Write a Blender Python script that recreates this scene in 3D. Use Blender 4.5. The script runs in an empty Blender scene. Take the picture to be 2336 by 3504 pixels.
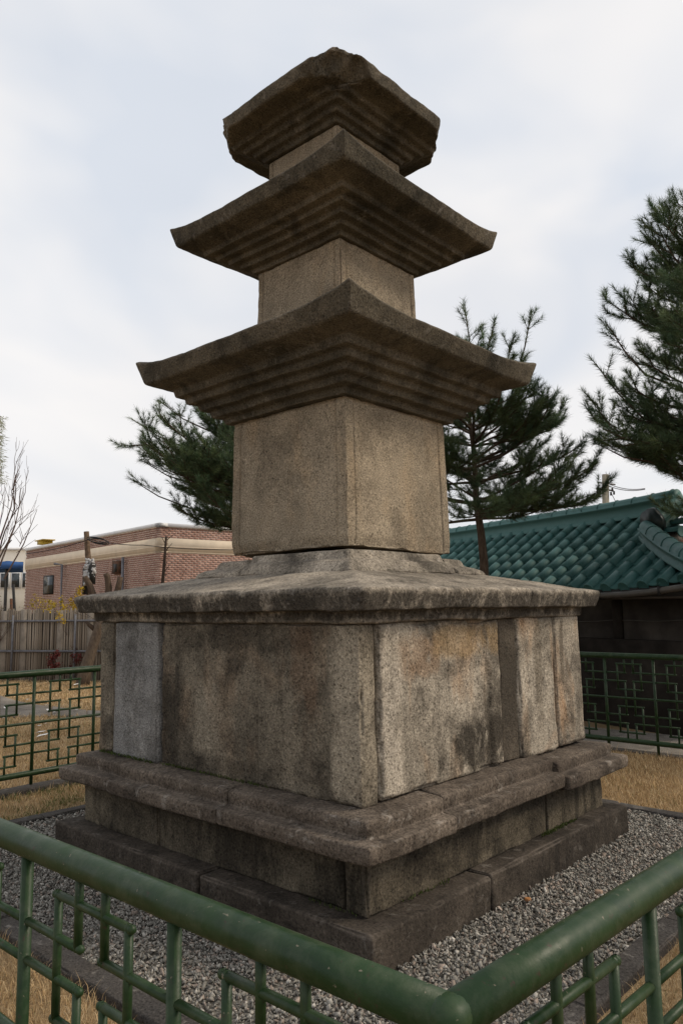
import bpy, math, random
import numpy as np
from mathutils import Vector, Matrix

# ------------------------------------------------------------------ camera, sky, sun, exposure
scene = bpy.context.scene
CAM = np.array([3.622, -4.001, 1.600])
FWD = np.array([-0.6721, 0.7404, 0.0])          # horizontal heading
RGT = np.array([0.7404, 0.6721, 0.0])
UPV = np.array([0.0, 0.0, 1.0])
PITCH, ROLL = 0.12362, -0.01409
AX_F = math.cos(PITCH) * FWD + math.sin(PITCH) * UPV
_u = -math.sin(PITCH) * FWD + math.cos(PITCH) * UPV
AX_R = math.cos(ROLL) * RGT + math.sin(ROLL) * _u
AX_U = -math.sin(ROLL) * RGT + math.cos(ROLL) * _u
FPX = 2591.67 / (2336 / 1568)                    # focal length, in pixels of a 1568 px wide view

cam_data = bpy.data.cameras.new('camera')
cam_data.sensor_fit = 'VERTICAL'
cam_data.sensor_height = 22.2
cam_data.lens = 2591.67 / 3504 * 22.2
cam_data.clip_start = 0.05
cam_data.clip_end = 2000
cam = bpy.data.objects.new('camera', cam_data)
scene.collection.objects.link(cam)
cam.matrix_world = Matrix(((AX_R[0], AX_U[0], -AX_F[0], CAM[0]), (AX_R[1], AX_U[1], -AX_F[1], CAM[1]),
                           (AX_R[2], AX_U[2], -AX_F[2], CAM[2]), (0, 0, 0, 1)))
scene.camera = cam

SUN_DIR = RGT * 0.88 - FWD * 0.02 + UPV * 0.74    # towards the sun
SUN_DIR = SUN_DIR / np.linalg.norm(SUN_DIR)
sun_el = math.asin(SUN_DIR[2])
sun_az = math.atan2(SUN_DIR[0], SUN_DIR[1])

world = bpy.data.worlds.new('World')
scene.world = world
world.use_nodes = True
wn, wl = world.node_tree.nodes, world.node_tree.links
wn.clear()
w_out = wn.new('ShaderNodeOutputWorld')
w_sky = wn.new('ShaderNodeTexSky')
w_sky.sky_type = 'NISHITA'
w_sky.sun_disc = False
w_sky.sun_elevation = sun_el
w_sky.sun_rotation = sun_az
w_sky.air_density = 1.0
w_sky.dust_density = 2.0
w_bg1 = wn.new('ShaderNodeBackground'); w_bg1.inputs[1].default_value = 0.12
wl.new(w_sky.outputs[0], w_bg1.inputs[0])
w_tc = wn.new('ShaderNodeTexCoord')
w_mp = wn.new('ShaderNodeMapping'); w_mp.inputs['Scale'].default_value = (1.0, 1.0, 2.2)
wl.new(w_tc.outputs['Generated'], w_mp.inputs[0])
w_n1 = wn.new('ShaderNodeTexNoise'); w_n1.inputs['Scale'].default_value = 1.9; w_n1.inputs['Detail'].default_value = 3.5
w_n1.inputs['Roughness'].default_value = 0.5; w_n1.inputs['Distortion'].default_value = 0.6
wl.new(w_mp.outputs[0], w_n1.inputs['Vector'])
w_r1 = wn.new('ShaderNodeValToRGB')
w_r1.color_ramp.elements[0].position = 0.36; w_r1.color_ramp.elements[0].color = (0.735, 0.778, 0.85, 1)
w_r1.color_ramp.elements[1].position = 0.60; w_r1.color_ramp.elements[1].color = (0.965, 0.945, 0.935, 1)
wl.new(w_n1.outputs[0], w_r1.inputs[0])
w_bg2 = wn.new('ShaderNodeBackground'); w_bg2.inputs[1].default_value = 1.0
wl.new(w_r1.outputs[0], w_bg2.inputs[0])
w_n2 = wn.new('ShaderNodeTexNoise'); w_n2.inputs['Scale'].default_value = 1.1; w_n2.inputs['Detail'].default_value = 4
w_n2.noise_dimensions = '4D'; w_n2.inputs['W'].default_value = 3.3
wl.new(w_mp.outputs[0], w_n2.inputs['Vector'])
w_mr = wn.new('ShaderNodeMapRange'); w_mr.inputs[1].default_value = 0.35; w_mr.inputs[2].default_value = 0.65
w_mr.inputs[3].default_value = 0.80; w_mr.inputs[4].default_value = 1.0
wl.new(w_n2.outputs[0], w_mr.inputs[0])
w_mix = wn.new('ShaderNodeMixShader')
wl.new(w_mr.outputs[0], w_mix.inputs[0]); wl.new(w_bg1.outputs[0], w_mix.inputs[1]); wl.new(w_bg2.outputs[0], w_mix.inputs[2])
wl.new(w_mix.outputs[0], w_out.inputs[0])

sun_data = bpy.data.lights.new('sun', 'SUN')
sun_data.energy = 2.4
sun_data.angle = math.radians(18)
sun_data.color = (1.0, 0.87, 0.70)
sun = bpy.data.objects.new('sun', sun_data)
scene.collection.objects.link(sun)
sun.rotation_euler = Vector(SUN_DIR).to_track_quat('Z', 'Y').to_euler()
sun.location = (8, -6, 12)

scene.view_settings.view_transform = 'Standard'
scene.view_settings.look = 'None'
scene.view_settings.exposure = 0.0
scene.view_settings.gamma = 1.0
scene.view_settings.use_curve_mapping = False
scene.render.engine = 'CYCLES'
scene.cycles.max_bounces = 6
scene.cycles.use_denoising = True
COL = scene.collection

# ------------------------------------------------------------------ helpers
def ray(x, y):
    return AX_F + AX_R * ((x - 784) / FPX) - AX_U * ((y - 1176) / FPX)
def at(x, y, depth):
    """point seen at (x, y) of a 1568 x 2352 view, depth metres ahead"""
    d = ray(x, y); return CAM + d * (depth / (d @ FWD))
def on_ground(x, y, z=0.0):
    d = ray(x, y); return CAM + d * ((z - CAM[2]) / d[2])

ORG = {}
def org(o): return ORG.get(o.name, np.zeros(3)) if o is not None else np.zeros(3)
def tag(o, label=None, cat=None, group=None, kind=None):
    if label: o['label'] = label
    if cat: o['category'] = cat
    if group: o['group'] = group
    if kind: o['kind'] = kind
    return o
def empty(name, loc, label=None, cat=None, group=None, kind=None, parent=None):
    o = bpy.data.objects.new(name, None); COL.objects.link(o)
    o.empty_display_size = 0.2
    loc = np.array(loc, float)
    o.parent = parent
    o.location = loc - org(parent); ORG[o.name] = loc
    return tag(o, label, cat, group, kind)
def mesh_data(name, v, faces, mats=None, smooth=False, col=None):
    """faces: list of (n,k) index arrays"""
    me = bpy.data.meshes.new(name)
    v = np.asarray(v, np.float32)
    faces = [np.asarray(f, np.int32) for f in faces if len(f)]
    loops = np.concatenate([f.ravel() for f in faces])
    tot = np.concatenate([np.full(len(f), f.shape[1], np.int32) for f in faces])
    start = np.concatenate([[0], np.cumsum(tot)[:-1]]).astype(np.int32)
    me.vertices.add(len(v)); me.vertices.foreach_set('co', v.ravel())
    me.loops.add(len(loops)); me.loops.foreach_set('vertex_index', loops)
    me.polygons.add(len(tot)); me.polygons.foreach_set('loop_start', start)
    if smooth: me.polygons.foreach_set('use_smooth', np.ones(len(tot), bool))
    if col is not None:
        a = me.color_attributes.new('tint', 'FLOAT_COLOR', 'POINT')
        c = np.ones((len(v), 4), np.float32); c[:, :3] = col
        a.data.foreach_set('color', c.ravel())
    me.update(calc_edges=True); me.validate()
    if mats is not None: me.materials.append(mats)
    return me
def mk(name, v, faces, mat, parent=None, smooth=False, col=None):
    if not isinstance(faces, list): faces = [faces]
    o3 = org(parent)
    me = mesh_data(name, np.asarray(v) - o3, faces, mat, smooth, col)
    o = bpy.data.objects.new(name, me); COL.objects.link(o)
    o.parent = parent; ORG[o.name] = o3
    return o
def place(name, me, loc, rot, parent=None, scale=None):
    o = bpy.data.objects.new(name, me); COL.objects.link(o)
    o.parent = parent
    o.matrix_local = Matrix.LocRotScale(Vector(np.asarray(loc, float) - org(parent)), rot, scale)
    ORG[o.name] = np.asarray(loc, float)
    return o
class MB:
    """collects pieces into one mesh"""
    def __init__(s): s.v = []; s.f = {3: [], 4: []}; s.n = 0; s.c = []
    def add(s, v, f, c=None):
        v = np.asarray(v, float)
        for a in (f if isinstance(f, list) else [f]):
            a = np.asarray(a, int)
            if len(a): s.f.setdefault(a.shape[1], []).append(a + s.n)
        s.v.append(v); s.n += len(v)
        if c is not None: s.c.append(np.broadcast_to(np.asarray(c, float), (len(v), 3)))
        return s
    def build(s, name, mat, parent=None, smooth=False):
        v = np.concatenate(s.v)
        fs = [np.concatenate(a) for a in s.f.values() if a]
        return mk(name, v, fs, mat, parent, smooth, np.concatenate(s.c) if s.c else None)
BOXF = np.array([[0,1,3,2],[4,6,7,5],[0,4,5,1],[2,3,7,6],[0,2,6,4],[1,5,7,3]])
def box(c, sz, ax=None):
    """box centre, full sizes, optional 3x3 rows = axes"""
    sz = np.asarray(sz, float) / 2
    k = np.array([[x, y, z] for x in (-1, 1) for y in (-1, 1) for z in (-1, 1)], float) * sz
    if ax is not None: k = k @ np.asarray(ax, float)
    return k + np.asarray(c, float), BOXF
def tube(pts, rad, k=6, cap=True):
    pts = np.asarray(pts, float); n = len(pts)
    rad = np.broadcast_to(np.asarray(rad, float), (n,))
    tg = np.gradient(pts, axis=0); tg /= np.linalg.norm(tg, axis=1)[:, None] + 1e-9
    ref = np.array([0, 0, 1.]) if abs(tg[:, 2]).mean() < .8 else np.array([1., 0.3, 0])
    a = np.cross(tg, ref); a /= np.linalg.norm(a, axis=1)[:, None] + 1e-9
    b = np.cross(tg, a)
    th = np.linspace(0, 2*np.pi, k, endpoint=False)
    v = (pts[:, None] + rad[:, None, None]*(np.cos(th)[None, :, None]*a[:, None] + np.sin(th)[None, :, None]*b[:, None])).reshape(-1, 3)
    i = np.arange(n-1)[:, None]*k; j = np.arange(k)[None]
    q = np.stack([i+j, i+(j+1) % k, i+k+(j+1) % k, i+k+j], -1).reshape(-1, 4)
    f = [q]
    if cap:
        v = np.concatenate([v, pts[:1], pts[-1:]])
        j = np.arange(k); c0, c1 = n*k, n*k+1
        f.append(np.concatenate([np.stack([np.full(k, c0), (j+1) % k, j], -1), np.stack([np.full(k, c1), (n-1)*k+j, (n-1)*k+(j+1) % k], -1)]))
    return v, f
def quat(x, y, z):
    m = Matrix(((x[0], y[0], z[0]), (x[1], y[1], z[1]), (x[2], y[2], z[2])))
    if m.determinant() < 0: m = Matrix(((-x[0], y[0], z[0]), (-x[1], y[1], z[1]), (-x[2], y[2], z[2])))
    return m.to_quaternion()
# value noise, vectorised
def _h(ix, iy, iz, seed):
    h = (ix.astype(np.uint32)*np.uint32(0x8da6b343)) ^ (iy.astype(np.uint32)*np.uint32(0xd8163841)) ^ (iz.astype(np.uint32)*np.uint32(0xcb1ab31f)) ^ np.uint32((seed*0x9e3779b9) & 0xffffffff)
    h ^= h >> np.uint32(13); h = h*np.uint32(0x5bd1e995); h ^= h >> np.uint32(15); h = h*np.uint32(0x27d4eb2d); h ^= h >> np.uint32(16)
    return h.astype(np.float64)/4294967295.0
def noise(p, seed=0):
    p = np.asarray(p, float); i = np.floor(p).astype(np.int64); f = p-i; f = f*f*(3-2*f)
    r = 0
    for dx in (0, 1):
        wx = f[:, 0] if dx else 1-f[:, 0]
        for dy in (0, 1):
            wy = f[:, 1] if dy else 1-f[:, 1]
            for dz in (0, 1):
                wz = f[:, 2] if dz else 1-f[:, 2]
                r = r + wx*wy*wz*_h(i[:, 0]+dx, i[:, 1]+dy, i[:, 2]+dz, seed)
    return r*2-1
def fbm(p, seed=0, o=3):
    r = 0; a = 1.; t = 0
    for k in range(o):
        r = r+a*noise(np.asarray(p)*2**k, seed+17*k); t += a; a *= .5
    return r/t*1.4
def vfbm(p, seed=0, o=3): return np.stack([fbm(p, seed+101*k, o) for k in range(3)], -1)
def smooth01(x): x = np.clip(x, 0, 1); return x*x*(3-2*x)

# ------------------------------------------------------------------ materials
def newmat(name, rough=0.8, spec=0.3):
    m = bpy.data.materials.new(name); m.use_nodes = True
    nt = m.node_tree; b = nt.nodes['Principled BSDF']
    b.inputs['Roughness'].default_value = rough
    b.inputs['Specular IOR Level'].default_value = spec
    return m, nt, nt.nodes, nt.links, b
def N_noise(nt, vec, scale, detail=3, rough=.55, dist=0., w=None):
    n = nt.nodes.new('ShaderNodeTexNoise')
    if w is not None: n.noise_dimensions = '4D'; n.inputs['W'].default_value = w
    n.inputs['Scale'].default_value = scale; n.inputs['Detail'].default_value = detail
    n.inputs['Roughness'].default_value = rough; n.inputs['Distortion'].default_value = dist
    nt.links.new(vec, n.inputs['Vector']); return n.outputs[0]
def N_map(nt, vec, scale):
    n = nt.nodes.new('ShaderNodeMapping'); n.inputs['Scale'].default_value = scale
    nt.links.new(vec, n.inputs[0]); return n.outputs[0]
def N_range(nt, v, a, b, c=0., d=1.):
    n = nt.nodes.new('ShaderNodeMapRange'); n.inputs[1].default_value = a; n.inputs[2].default_value = b
    n.inputs[3].default_value = c; n.inputs[4].default_value = d
    nt.links.new(v, n.inputs[0]); return n.outputs[0]
def N_mix(nt, fac, a, b, mode='MIX'):
    n = nt.nodes.new('ShaderNodeMix'); n.data_type = 'RGBA'; n.blend_type = mode
    for sock, val in ((n.inputs[0], fac), (n.inputs[6], a), (n.inputs[7], b)):
        if hasattr(val, 'node'): nt.links.new(val, sock)
        elif isinstance(val, (int, float)): sock.default_value = val
        else: sock.default_value = (*val, 1)
    return n.outputs[2]
def N_math(nt, op, a, b=0.):
    n = nt.nodes.new('ShaderNodeMath'); n.operation = op
    for s, val in ((n.inputs[0], a), (n.inputs[1], b)):
        if hasattr(val, 'node'): nt.links.new(val, s)
        else: s.default_value = val
    return n.outputs[0]
def N_bump(nt, bsdf, h, strength, dist):
    n = nt.nodes.new('ShaderNodeBump'); n.inputs['Strength'].default_value = strength; n.inputs['Distance'].default_value = dist
    nt.links.new(h, n.inputs['Height']); nt.links.new(n.outputs[0], bsdf.inputs['Normal'])
def N_obj(nt): return nt.nodes.new('ShaderNodeTexCoord').outputs['Object']
def N_rand(nt): return nt.nodes.new('ShaderNodeObjectInfo').outputs['Random']

def stone_mat(name, c1, c2, stain=(.055, .046, .036), stain_amt=.5, streak=.5, speck=1., lichen=0., warm=None, warm_amt=0., seed=0., edge=.25, gs=95., marks=()):
    m, nt, n, l, b = newmat(name, .92, .18)
    P = N_obj(nt)
    big = N_noise(nt, P, 1.7, 4, .6, .4, seed)
    base = N_mix(nt, N_range(nt, big, .36, .64), c1, c2)
    if warm:
        wv = N_noise(nt, N_map(nt, P, (3.2, 3.2, 1.3)), 1., 4, .6, .6, seed+4)
        base = N_mix(nt, N_range(nt, wv, .52, .68, 0, warm_amt), base, warm)
    # weathering: blotches and run-off streaks
    bl = N_noise(nt, P, 3.6, 6, .66, .5, seed+1)
    base = N_mix(nt, N_range(nt, bl, .46, .66, 0, stain_amt), base, stain)
    st = N_noise(nt, N_map(nt, P, (6.5, 6.5, 1.1)), 1., 6, .66, .9, seed+2)
    base = N_mix(nt, N_range(nt, st, .50, .66, 0, streak), base, stain)
    # marks with a place of their own: (centre, half size, colour, amount); None = any
    if marks:
        sp_ = n.new('ShaderNodeSeparateXYZ'); l.new(P, sp_.inputs[0])
        mn = N_noise(nt, N_map(nt, P, (7., 7., 4.5)), 1., 7, .7, .5, seed+9)
        for ctr, half_, colr, amt in marks:
            f_ = None
            for ax in range(3):
                if ctr[ax] is None: continue
                d_ = N_math(nt, 'ABSOLUTE', N_math(nt, 'SUBTRACT', sp_.outputs[ax], ctr[ax]))
                g_ = N_range(nt, d_, half_[ax]*1.45, half_[ax]*.55)
                f_ = g_ if f_ is None else N_math(nt, 'MULTIPLY', f_, g_)
            f_ = N_math(nt, 'MULTIPLY', f_, N_range(nt, mn, .34, .62, .25, 1.35))
            base = N_mix(nt, N_range(nt, f_, .35, .85, 0, amt), base, colr)
    # granite grain
    g1 = N_noise(nt, P, gs, 2, .6, 0., seed+3)
    g2 = N_noise(nt, P, gs*2.2, 1, .5, 0., seed+5)
    base = N_mix(nt, N_range(nt, g1, .53, .68, 0, .85*speck), base, N_mix(nt, 1., base, (.22, .21, .20), 'MULTIPLY'))
    base = N_mix(nt, N_range(nt, g1, .46, .30, 0, .7*speck), base, N_mix(nt, 1., base, (1.9, 1.9, 1.9), 'MULTIPLY'))
    base = N_mix(nt, N_range(nt, g2, .55, .72, 0, .7*speck), base, N_mix(nt, 1., base, (.30, .28, .27), 'MULTIPLY'))
    if lichen:
        lv = N_noise(nt, P, 11., 5, .7, .8, seed+7)
        base = N_mix(nt, N_range(nt, lv, .58, .72, 0, lichen), base, (.50, .46, .41))
    if edge:
        geo = n.new('ShaderNodeNewGeometry')
        pt = N_math(nt, 'MULTIPLY', N_range(nt, geo.outputs['Pointiness'], .52, .62, 0, edge), N_range(nt, bl, .35, .6, 1., .25))
        base = N_mix(nt, pt, base, (.46, .39, .33))
    l.new(base, b.inputs['Base Color'])
    mid = N_noise(nt, P, 28., 5, .65, 0., seed+6)
    h = N_math(nt, 'ADD', N_math(nt, 'MULTIPLY', mid, 1.), N_math(nt, 'MULTIPLY', g1, .45))
    N_bump(nt, b, h, .75, .012)
    return m
M = {}
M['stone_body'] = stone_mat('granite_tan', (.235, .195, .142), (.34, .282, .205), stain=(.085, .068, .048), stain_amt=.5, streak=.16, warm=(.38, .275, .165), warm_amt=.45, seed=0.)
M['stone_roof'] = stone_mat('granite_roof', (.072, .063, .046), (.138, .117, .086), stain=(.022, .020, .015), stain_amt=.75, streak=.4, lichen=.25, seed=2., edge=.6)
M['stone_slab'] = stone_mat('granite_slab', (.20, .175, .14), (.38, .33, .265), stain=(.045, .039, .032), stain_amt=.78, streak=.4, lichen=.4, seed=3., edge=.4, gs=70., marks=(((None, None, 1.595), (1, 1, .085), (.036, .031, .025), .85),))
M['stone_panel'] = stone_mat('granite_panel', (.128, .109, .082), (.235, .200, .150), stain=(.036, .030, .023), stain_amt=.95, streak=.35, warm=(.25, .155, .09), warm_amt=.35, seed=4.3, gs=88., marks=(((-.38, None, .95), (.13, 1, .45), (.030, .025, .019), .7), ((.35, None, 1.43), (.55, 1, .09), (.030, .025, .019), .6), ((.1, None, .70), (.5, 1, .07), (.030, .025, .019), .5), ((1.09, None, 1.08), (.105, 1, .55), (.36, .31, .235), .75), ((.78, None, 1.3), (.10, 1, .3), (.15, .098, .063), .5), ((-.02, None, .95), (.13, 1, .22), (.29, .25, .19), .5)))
M['stone_panel_pale_lit'] = stone_mat('granite_panel_pale_lit', (.305, .266, .210), (.43, .377, .302), stain=(.055, .046, .036), stain_amt=.92, streak=.42, warm=(.36, .205, .10), warm_amt=.65, seed=5.2, gs=86., marks=(((None, -.10, .80), (1, .34, .16), (.030, .025, .019), .9), ((None, .02, 1.1), (1, .10, .5), (.06, .05, .038), .6), ((None, -.72, 1.33), (1, .20, .12), (.25, .155, .09), .5), ((None, -.2, 1.40), (1, .4, .10), (.30, .205, .105), .6), ((None, -.95, 1.05), (1, .10, .42), (.50, .44, .36), .6), ((None, .58, 1.2), (1, .05, .45), (.12, .098, .07), .6), ((None, .9, 1.2), (1, .03, .3), (.10, .08, .058), .7)))  # right-face slabs: pale stone, part of the sunlit brightness put into the colour
M['stone_panel_blue'] = stone_mat('granite_panel_blue', (.205, .203, .198), (.30, .288, .268), stain=(.06, .054, .047), stain_amt=.7, streak=.35, seed=6., gs=105.)
M['stone_panel_dark'] = stone_mat('granite_panel_dark', (.06, .05, .038), (.125, .103, .078), stain_amt=.75, streak=.6, seed=7.)
M['stone_mould'] = stone_mat('granite_moulding', (.082, .065, .051), (.170, .138, .109), stain=(.026, .021, .017), stain_amt=.8, streak=.25, lichen=.4, seed=8., edge=.8, gs=68.)
M['stone_wall'] = stone_mat('granite_course', (.066, .055, .040), (.20, .168, .121), stain=(.022, .019, .014), stain_amt=.9, streak=.9, seed=9., gs=76., marks=(((None, -.55, .33), (1, .5, .10), (.030, .025, .019), .7), ((None, .2, .42), (1, .5, .06), (.030, .025, .019), .6), ((-.2, None, .33), (.9, 1, .2), (.030, .025, .019), .55)))
M['stone_found'] = stone_mat('granite_foundation', (.044, .036, .029), (.094, .077, .061), stain=(.018, .015, .012), stain_amt=.8, streak=.7, lichen=.25, seed=10., edge=.5, gs=62., speck=.75)
M['stone_kerb'] = stone_mat('kerb_stone', (.05, .046, .043), (.085, .077, .07), stain_amt=.4, streak=.2, lichen=.35, seed=11.)
M['paver'] = stone_mat('paver_stone', (.24, .215, .185), (.33, .30, .26), stain_amt=.4, streak=.2, seed=12.)
M['flag'] = stone_mat('flagstone', (.17, .15, .125), (.25, .22, .185), stain_amt=.3, streak=.15, seed=13.)

def simple_mat(name, c, rough=.7, spec=.3, var=.25, scale=20., bump=0., c2=None):
    m, nt, n, l, b = newmat(name, rough, spec)
    P = N_obj(nt)
    v = N_noise(nt, P, scale, 4, .6)
    c2 = c2 or tuple(x*(1-var) for x in c)
    l.new(N_mix(nt, N_range(nt, v, .35, .65), c, c2), b.inputs['Base Color'])
    if bump: N_bump(nt, b, v, bump, .01)
    return m
def tint_mat(name, rough=.8, spec=.2, trans=0., varscale=0.):
    m, nt, n, l, b = newmat(name, rough, spec)
    a = n.new('ShaderNodeAttribute'); a.attribute_name = 'tint'
    c = a.outputs['Color']
    if varscale:
        v = N_noise(nt, N_obj(nt), varscale, 3)
        c = N_mix(nt, N_range(nt, v, .3, .7, 0, .5), c, N_mix(nt, 1., c, (.55, .55, .55), 'MULTIPLY'))
    l.new(c, b.inputs['Base Color'])
    if trans:
        tr = n.new('ShaderNodeBsdfTranslucent'); l.new(c, tr.inputs[0])
        mx = n.new('ShaderNodeMixShader'); mx.inputs[0].default_value = trans
        l.new(b.outputs[0], mx.inputs[1]); l.new(tr.outputs[0], mx.inputs[2])
        l.new(mx.outputs[0], n['Material Output'].inputs[0])
    return m
def paint_mat():
    m, nt, n, l, b = newmat('green_paint', .5, .27)
    P = N_obj(nt)
    v = N_noise(nt, P, 9., 5, .65)
    c = N_mix(nt, N_range(nt, v, .35, .68), (.0080, .0265, .0072), (.0165, .0415, .0122))
    chip = N_noise(nt, P, 75., 3, .6)
    du = N_noise(nt, P, 22., 6, .7, .3, 8.)
    c = N_mix(nt, N_range(nt, du, .45, .72, 0, .7), c, (.052, .070, .038))
    c = N_mix(nt, N_range(nt, chip, .69, .72, 0, .8), c, (.17, .15, .11))
    rust = N_noise(nt, P, 38., 4, .7, 0., 5.)
    c = N_mix(nt, N_range(nt, rust, .62, .69, 0, .85), c, (.045, .028, .02))
    l.new(c, b.inputs['Base Color'])
    l.new(N_range(nt, v, .3, .7, .34, .58), b.inputs['Roughness'])
    N_bump(nt, b, N_noise(nt, P, 60., 4, .6), .22, .004)
    return m
M['paint'] = paint_mat()
def tile_mat():
    m, nt, n, l, b = newmat('glazed_tile', .6, .4)
    P = N_obj(nt); r = N_rand(nt)
    c = N_mix(nt, r, (.024, .090, .083), (.046, .136, .125))
    v = N_noise(nt, P, 9., 5, .65)
    c = N_mix(nt, N_range(nt, v, .48, .75, 0, .55), c, (.07, .135, .13))
    d = N_noise(nt, P, 30., 4, .7, 0., 2.)
    c = N_mix(nt, N_range(nt, d, .60, .75, 0, .6), c, (.035, .05, .045))
    l.new(c, b.inputs['Base Color'])
    l.new(N_range(nt, v, .3, .7, .50, .75), b.inputs['Roughness'])
    N_bump(nt, b, v, .12, .01)
    return m
M['tile'] = tile_mat()
def brick_mat():
    m, nt, n, l, b = newmat('brick_red', .9, .2)
    r = N_rand(nt); P = N_obj(nt)
    v = N_noise(nt, n.new('ShaderNodeNewGeometry').outputs['Position'], 4.2, 3, .7)
    c = N_mix(nt, r, (.27, .155, .12), (.41, .26, .21))
    c = N_mix(nt, N_range(nt, v, .4, .68, 0, .7), c, (.21, .115, .09))
    l.new(c, b.inputs['Base Color'])
    N_bump(nt, b, N_noise(nt, P, 60., 4), .3, .006)
    return m
M['brick'] = brick_mat()
M['mortar'] = simple_mat('mortar', (.78, .68, .60), .95, .1, .25, 7.)
M['cream'] = simple_mat('cream_band', (.74, .62, .47), .8, .2, .12, 3.)
M['white_trim'] = simple_mat('white_trim', (.74, .74, .74), .6, .3, .1, 3.)
M['white_wall'] = simple_mat('white_wall', (.62, .58, .51), .85, .2, .15, 1.5)
M['glass'] = simple_mat('window_glass', (.035, .045, .05), .12, .6, .3, 1.)
M['dark_wall'] = simple_mat('dark_wall', (.085, .072, .060), .9, .15, .5, 2.5, .2)
M['dark_dado'] = simple_mat('dark_dado', (.042, .035, .029), .92, .12, .5, 3.5, .3)
M['black'] = simple_mat('black_metal', (.018, .017, .016), .6, .3, .3, 8.)
M['gutter'] = simple_mat('gutter', (.085, .075, .062), .45, .4, .4, 5.)
M['rust'] = simple_mat('rusty_metal', (.13, .055, .03), .85, .2, .5, 14., .3, (.05, .045, .035))
M['grey_pipe'] = simple_mat('grey_pipe', (.14, .14, .155), .5, .4, .35, 9.)
M['pole_wood'] = simple_mat('pole_wood', (.17, .115, .075), .9, .1, .5, 12., .4)
M['concrete_pole'] = simple_mat('concrete_pole', (.30, .27, .21), .85, .2, .3, 5.)
M['blue_tarp'] = simple_mat('blue_tarp', (.035, .12, .34), .45, .4, .25, 4.)
M['bag'] = simple_mat('white_bag', (.48, .47, .46), .4, .4, .2, 20.)
M['petal'] = simple_mat('white_petal', (.78, .76, .72), .6, .3, .15, 30.)
M['pebble_orange'] = simple_mat('orange_pebble', (.42, .19, .07), .8, .2, .3, 60.)
M['pebble_pink'] = simple_mat('pink_pebble', (.42, .30, .22), .8, .2, .3, 60.)
def bark_mat(name, a, bb):
    m, nt, n, l, b = newmat(name, .95, .1)
    P = N_obj(nt)
    v = N_noise(nt, N_map(nt, P, (30, 30, 9)), 1., 5, .7)
    l.new(N_mix(nt, N_range(nt, v, .35, .65), a, bb), b.inputs['Base Color'])
    N_bump(nt, b, v, .8, .02)
    return m
M['bark'] = bark_mat('pine_bark', (.052, .036, .026), (.115, .083, .06))
M['bark_grey'] = bark_mat('grey_bark', (.085, .064, .048), (.16, .125, .095))
M['twig'] = bark_mat('twig_bark', (.10, .068, .055), (.17, .12, .10))
M['dark_twig'] = bark_mat('dark_twig', (.03, .022, .018), (.06, .045, .035))
M['needle'] = tint_mat('pine_needle', .55, .3, .28)
M['leaf'] = tint_mat('leaf', .7, .25, .3)
M['grass'] = tint_mat('dry_grass', .85, .15, .25)
M['gravel'] = tint_mat('gravel_chip', .88, .2, 0., 70.)
def wood_mat():
    m, nt, n, l, b = newmat('weathered_plank', .92, .12)
    P = N_obj(nt); r = N_rand(nt)
    v = N_noise(nt, N_map(nt, P, (40, 40, 2.2)), 1., 4, .65)
    c = N_mix(nt, r, (.16, .13, .10), (.33, .28, .225))
    c = N_mix(nt, N_range(nt, v, .40, .66, 0, .7), c, (.05, .04, .03))
    l.new(c, b.inputs['Base Color']); return m
M['wood'] = wood_mat()
M['wood_pale'] = simple_mat('pale_plank', (.30, .26, .215), .9, .1, .4, 6.)

# ------------------------------------------------------------------ ground
def lawn_mat():
    m, nt, n, l, b = newmat('dry_lawn', .95, .1)
    P = N_obj(nt)
    a = N_noise(nt, P, 1.1, 5, .65)
    c = N_mix(nt, N_range(nt, a, .36, .64), (.27, .19, .105), (.38, .275, .155))
    f = N_noise(nt, P, 45., 4, .7)
    c = N_mix(nt, N_range(nt, f, .45, .7, 0, .7), c, (.12, .08, .045))
    d = N_noise(nt, P, 7., 4, .7, 0., 3.)
    c = N_mix(nt, N_range(nt, d, .58, .7, 0, .5), c, (.115, .095, .05))
    l.new(c, b.inputs['Base Color'])
    N_bump(nt, b, f, .8, .02)
    return m
def gravel_mat():
    m, nt, n, l, b = newmat('gravel_bed', .95, .1)
    P = N_obj(nt)
    v = n.new('ShaderNodeTexVoronoi'); v.inputs['Scale'].default_value = 55; l.new(P, v.inputs['Vector'])
    l.new(N_mix(nt, N_range(nt, v.outputs[0], 0, .6), (.26, .245, .215), (.10, .092, .08)), b.inputs['Base Color'])
    return m
g = 400.
lawn = mk('lawn', [[-g, -g, 0], [g, -g, 0], [g, g, 0], [-g, g, 0]], np.array([[0, 1, 2, 3]]), lawn_mat()); tag(lawn, kind='structure')
KI, KO = 2.10, 2.22                                # kerb inner and outer
gb = mk('gravel_bed', [[-KI, -KI, .004], [KI, -KI, .004], [KI, KI, .004], [-KI, KI, .004]], np.array([[0, 1, 2, 3]]), gravel_mat()); tag(gb, kind='structure')

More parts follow.
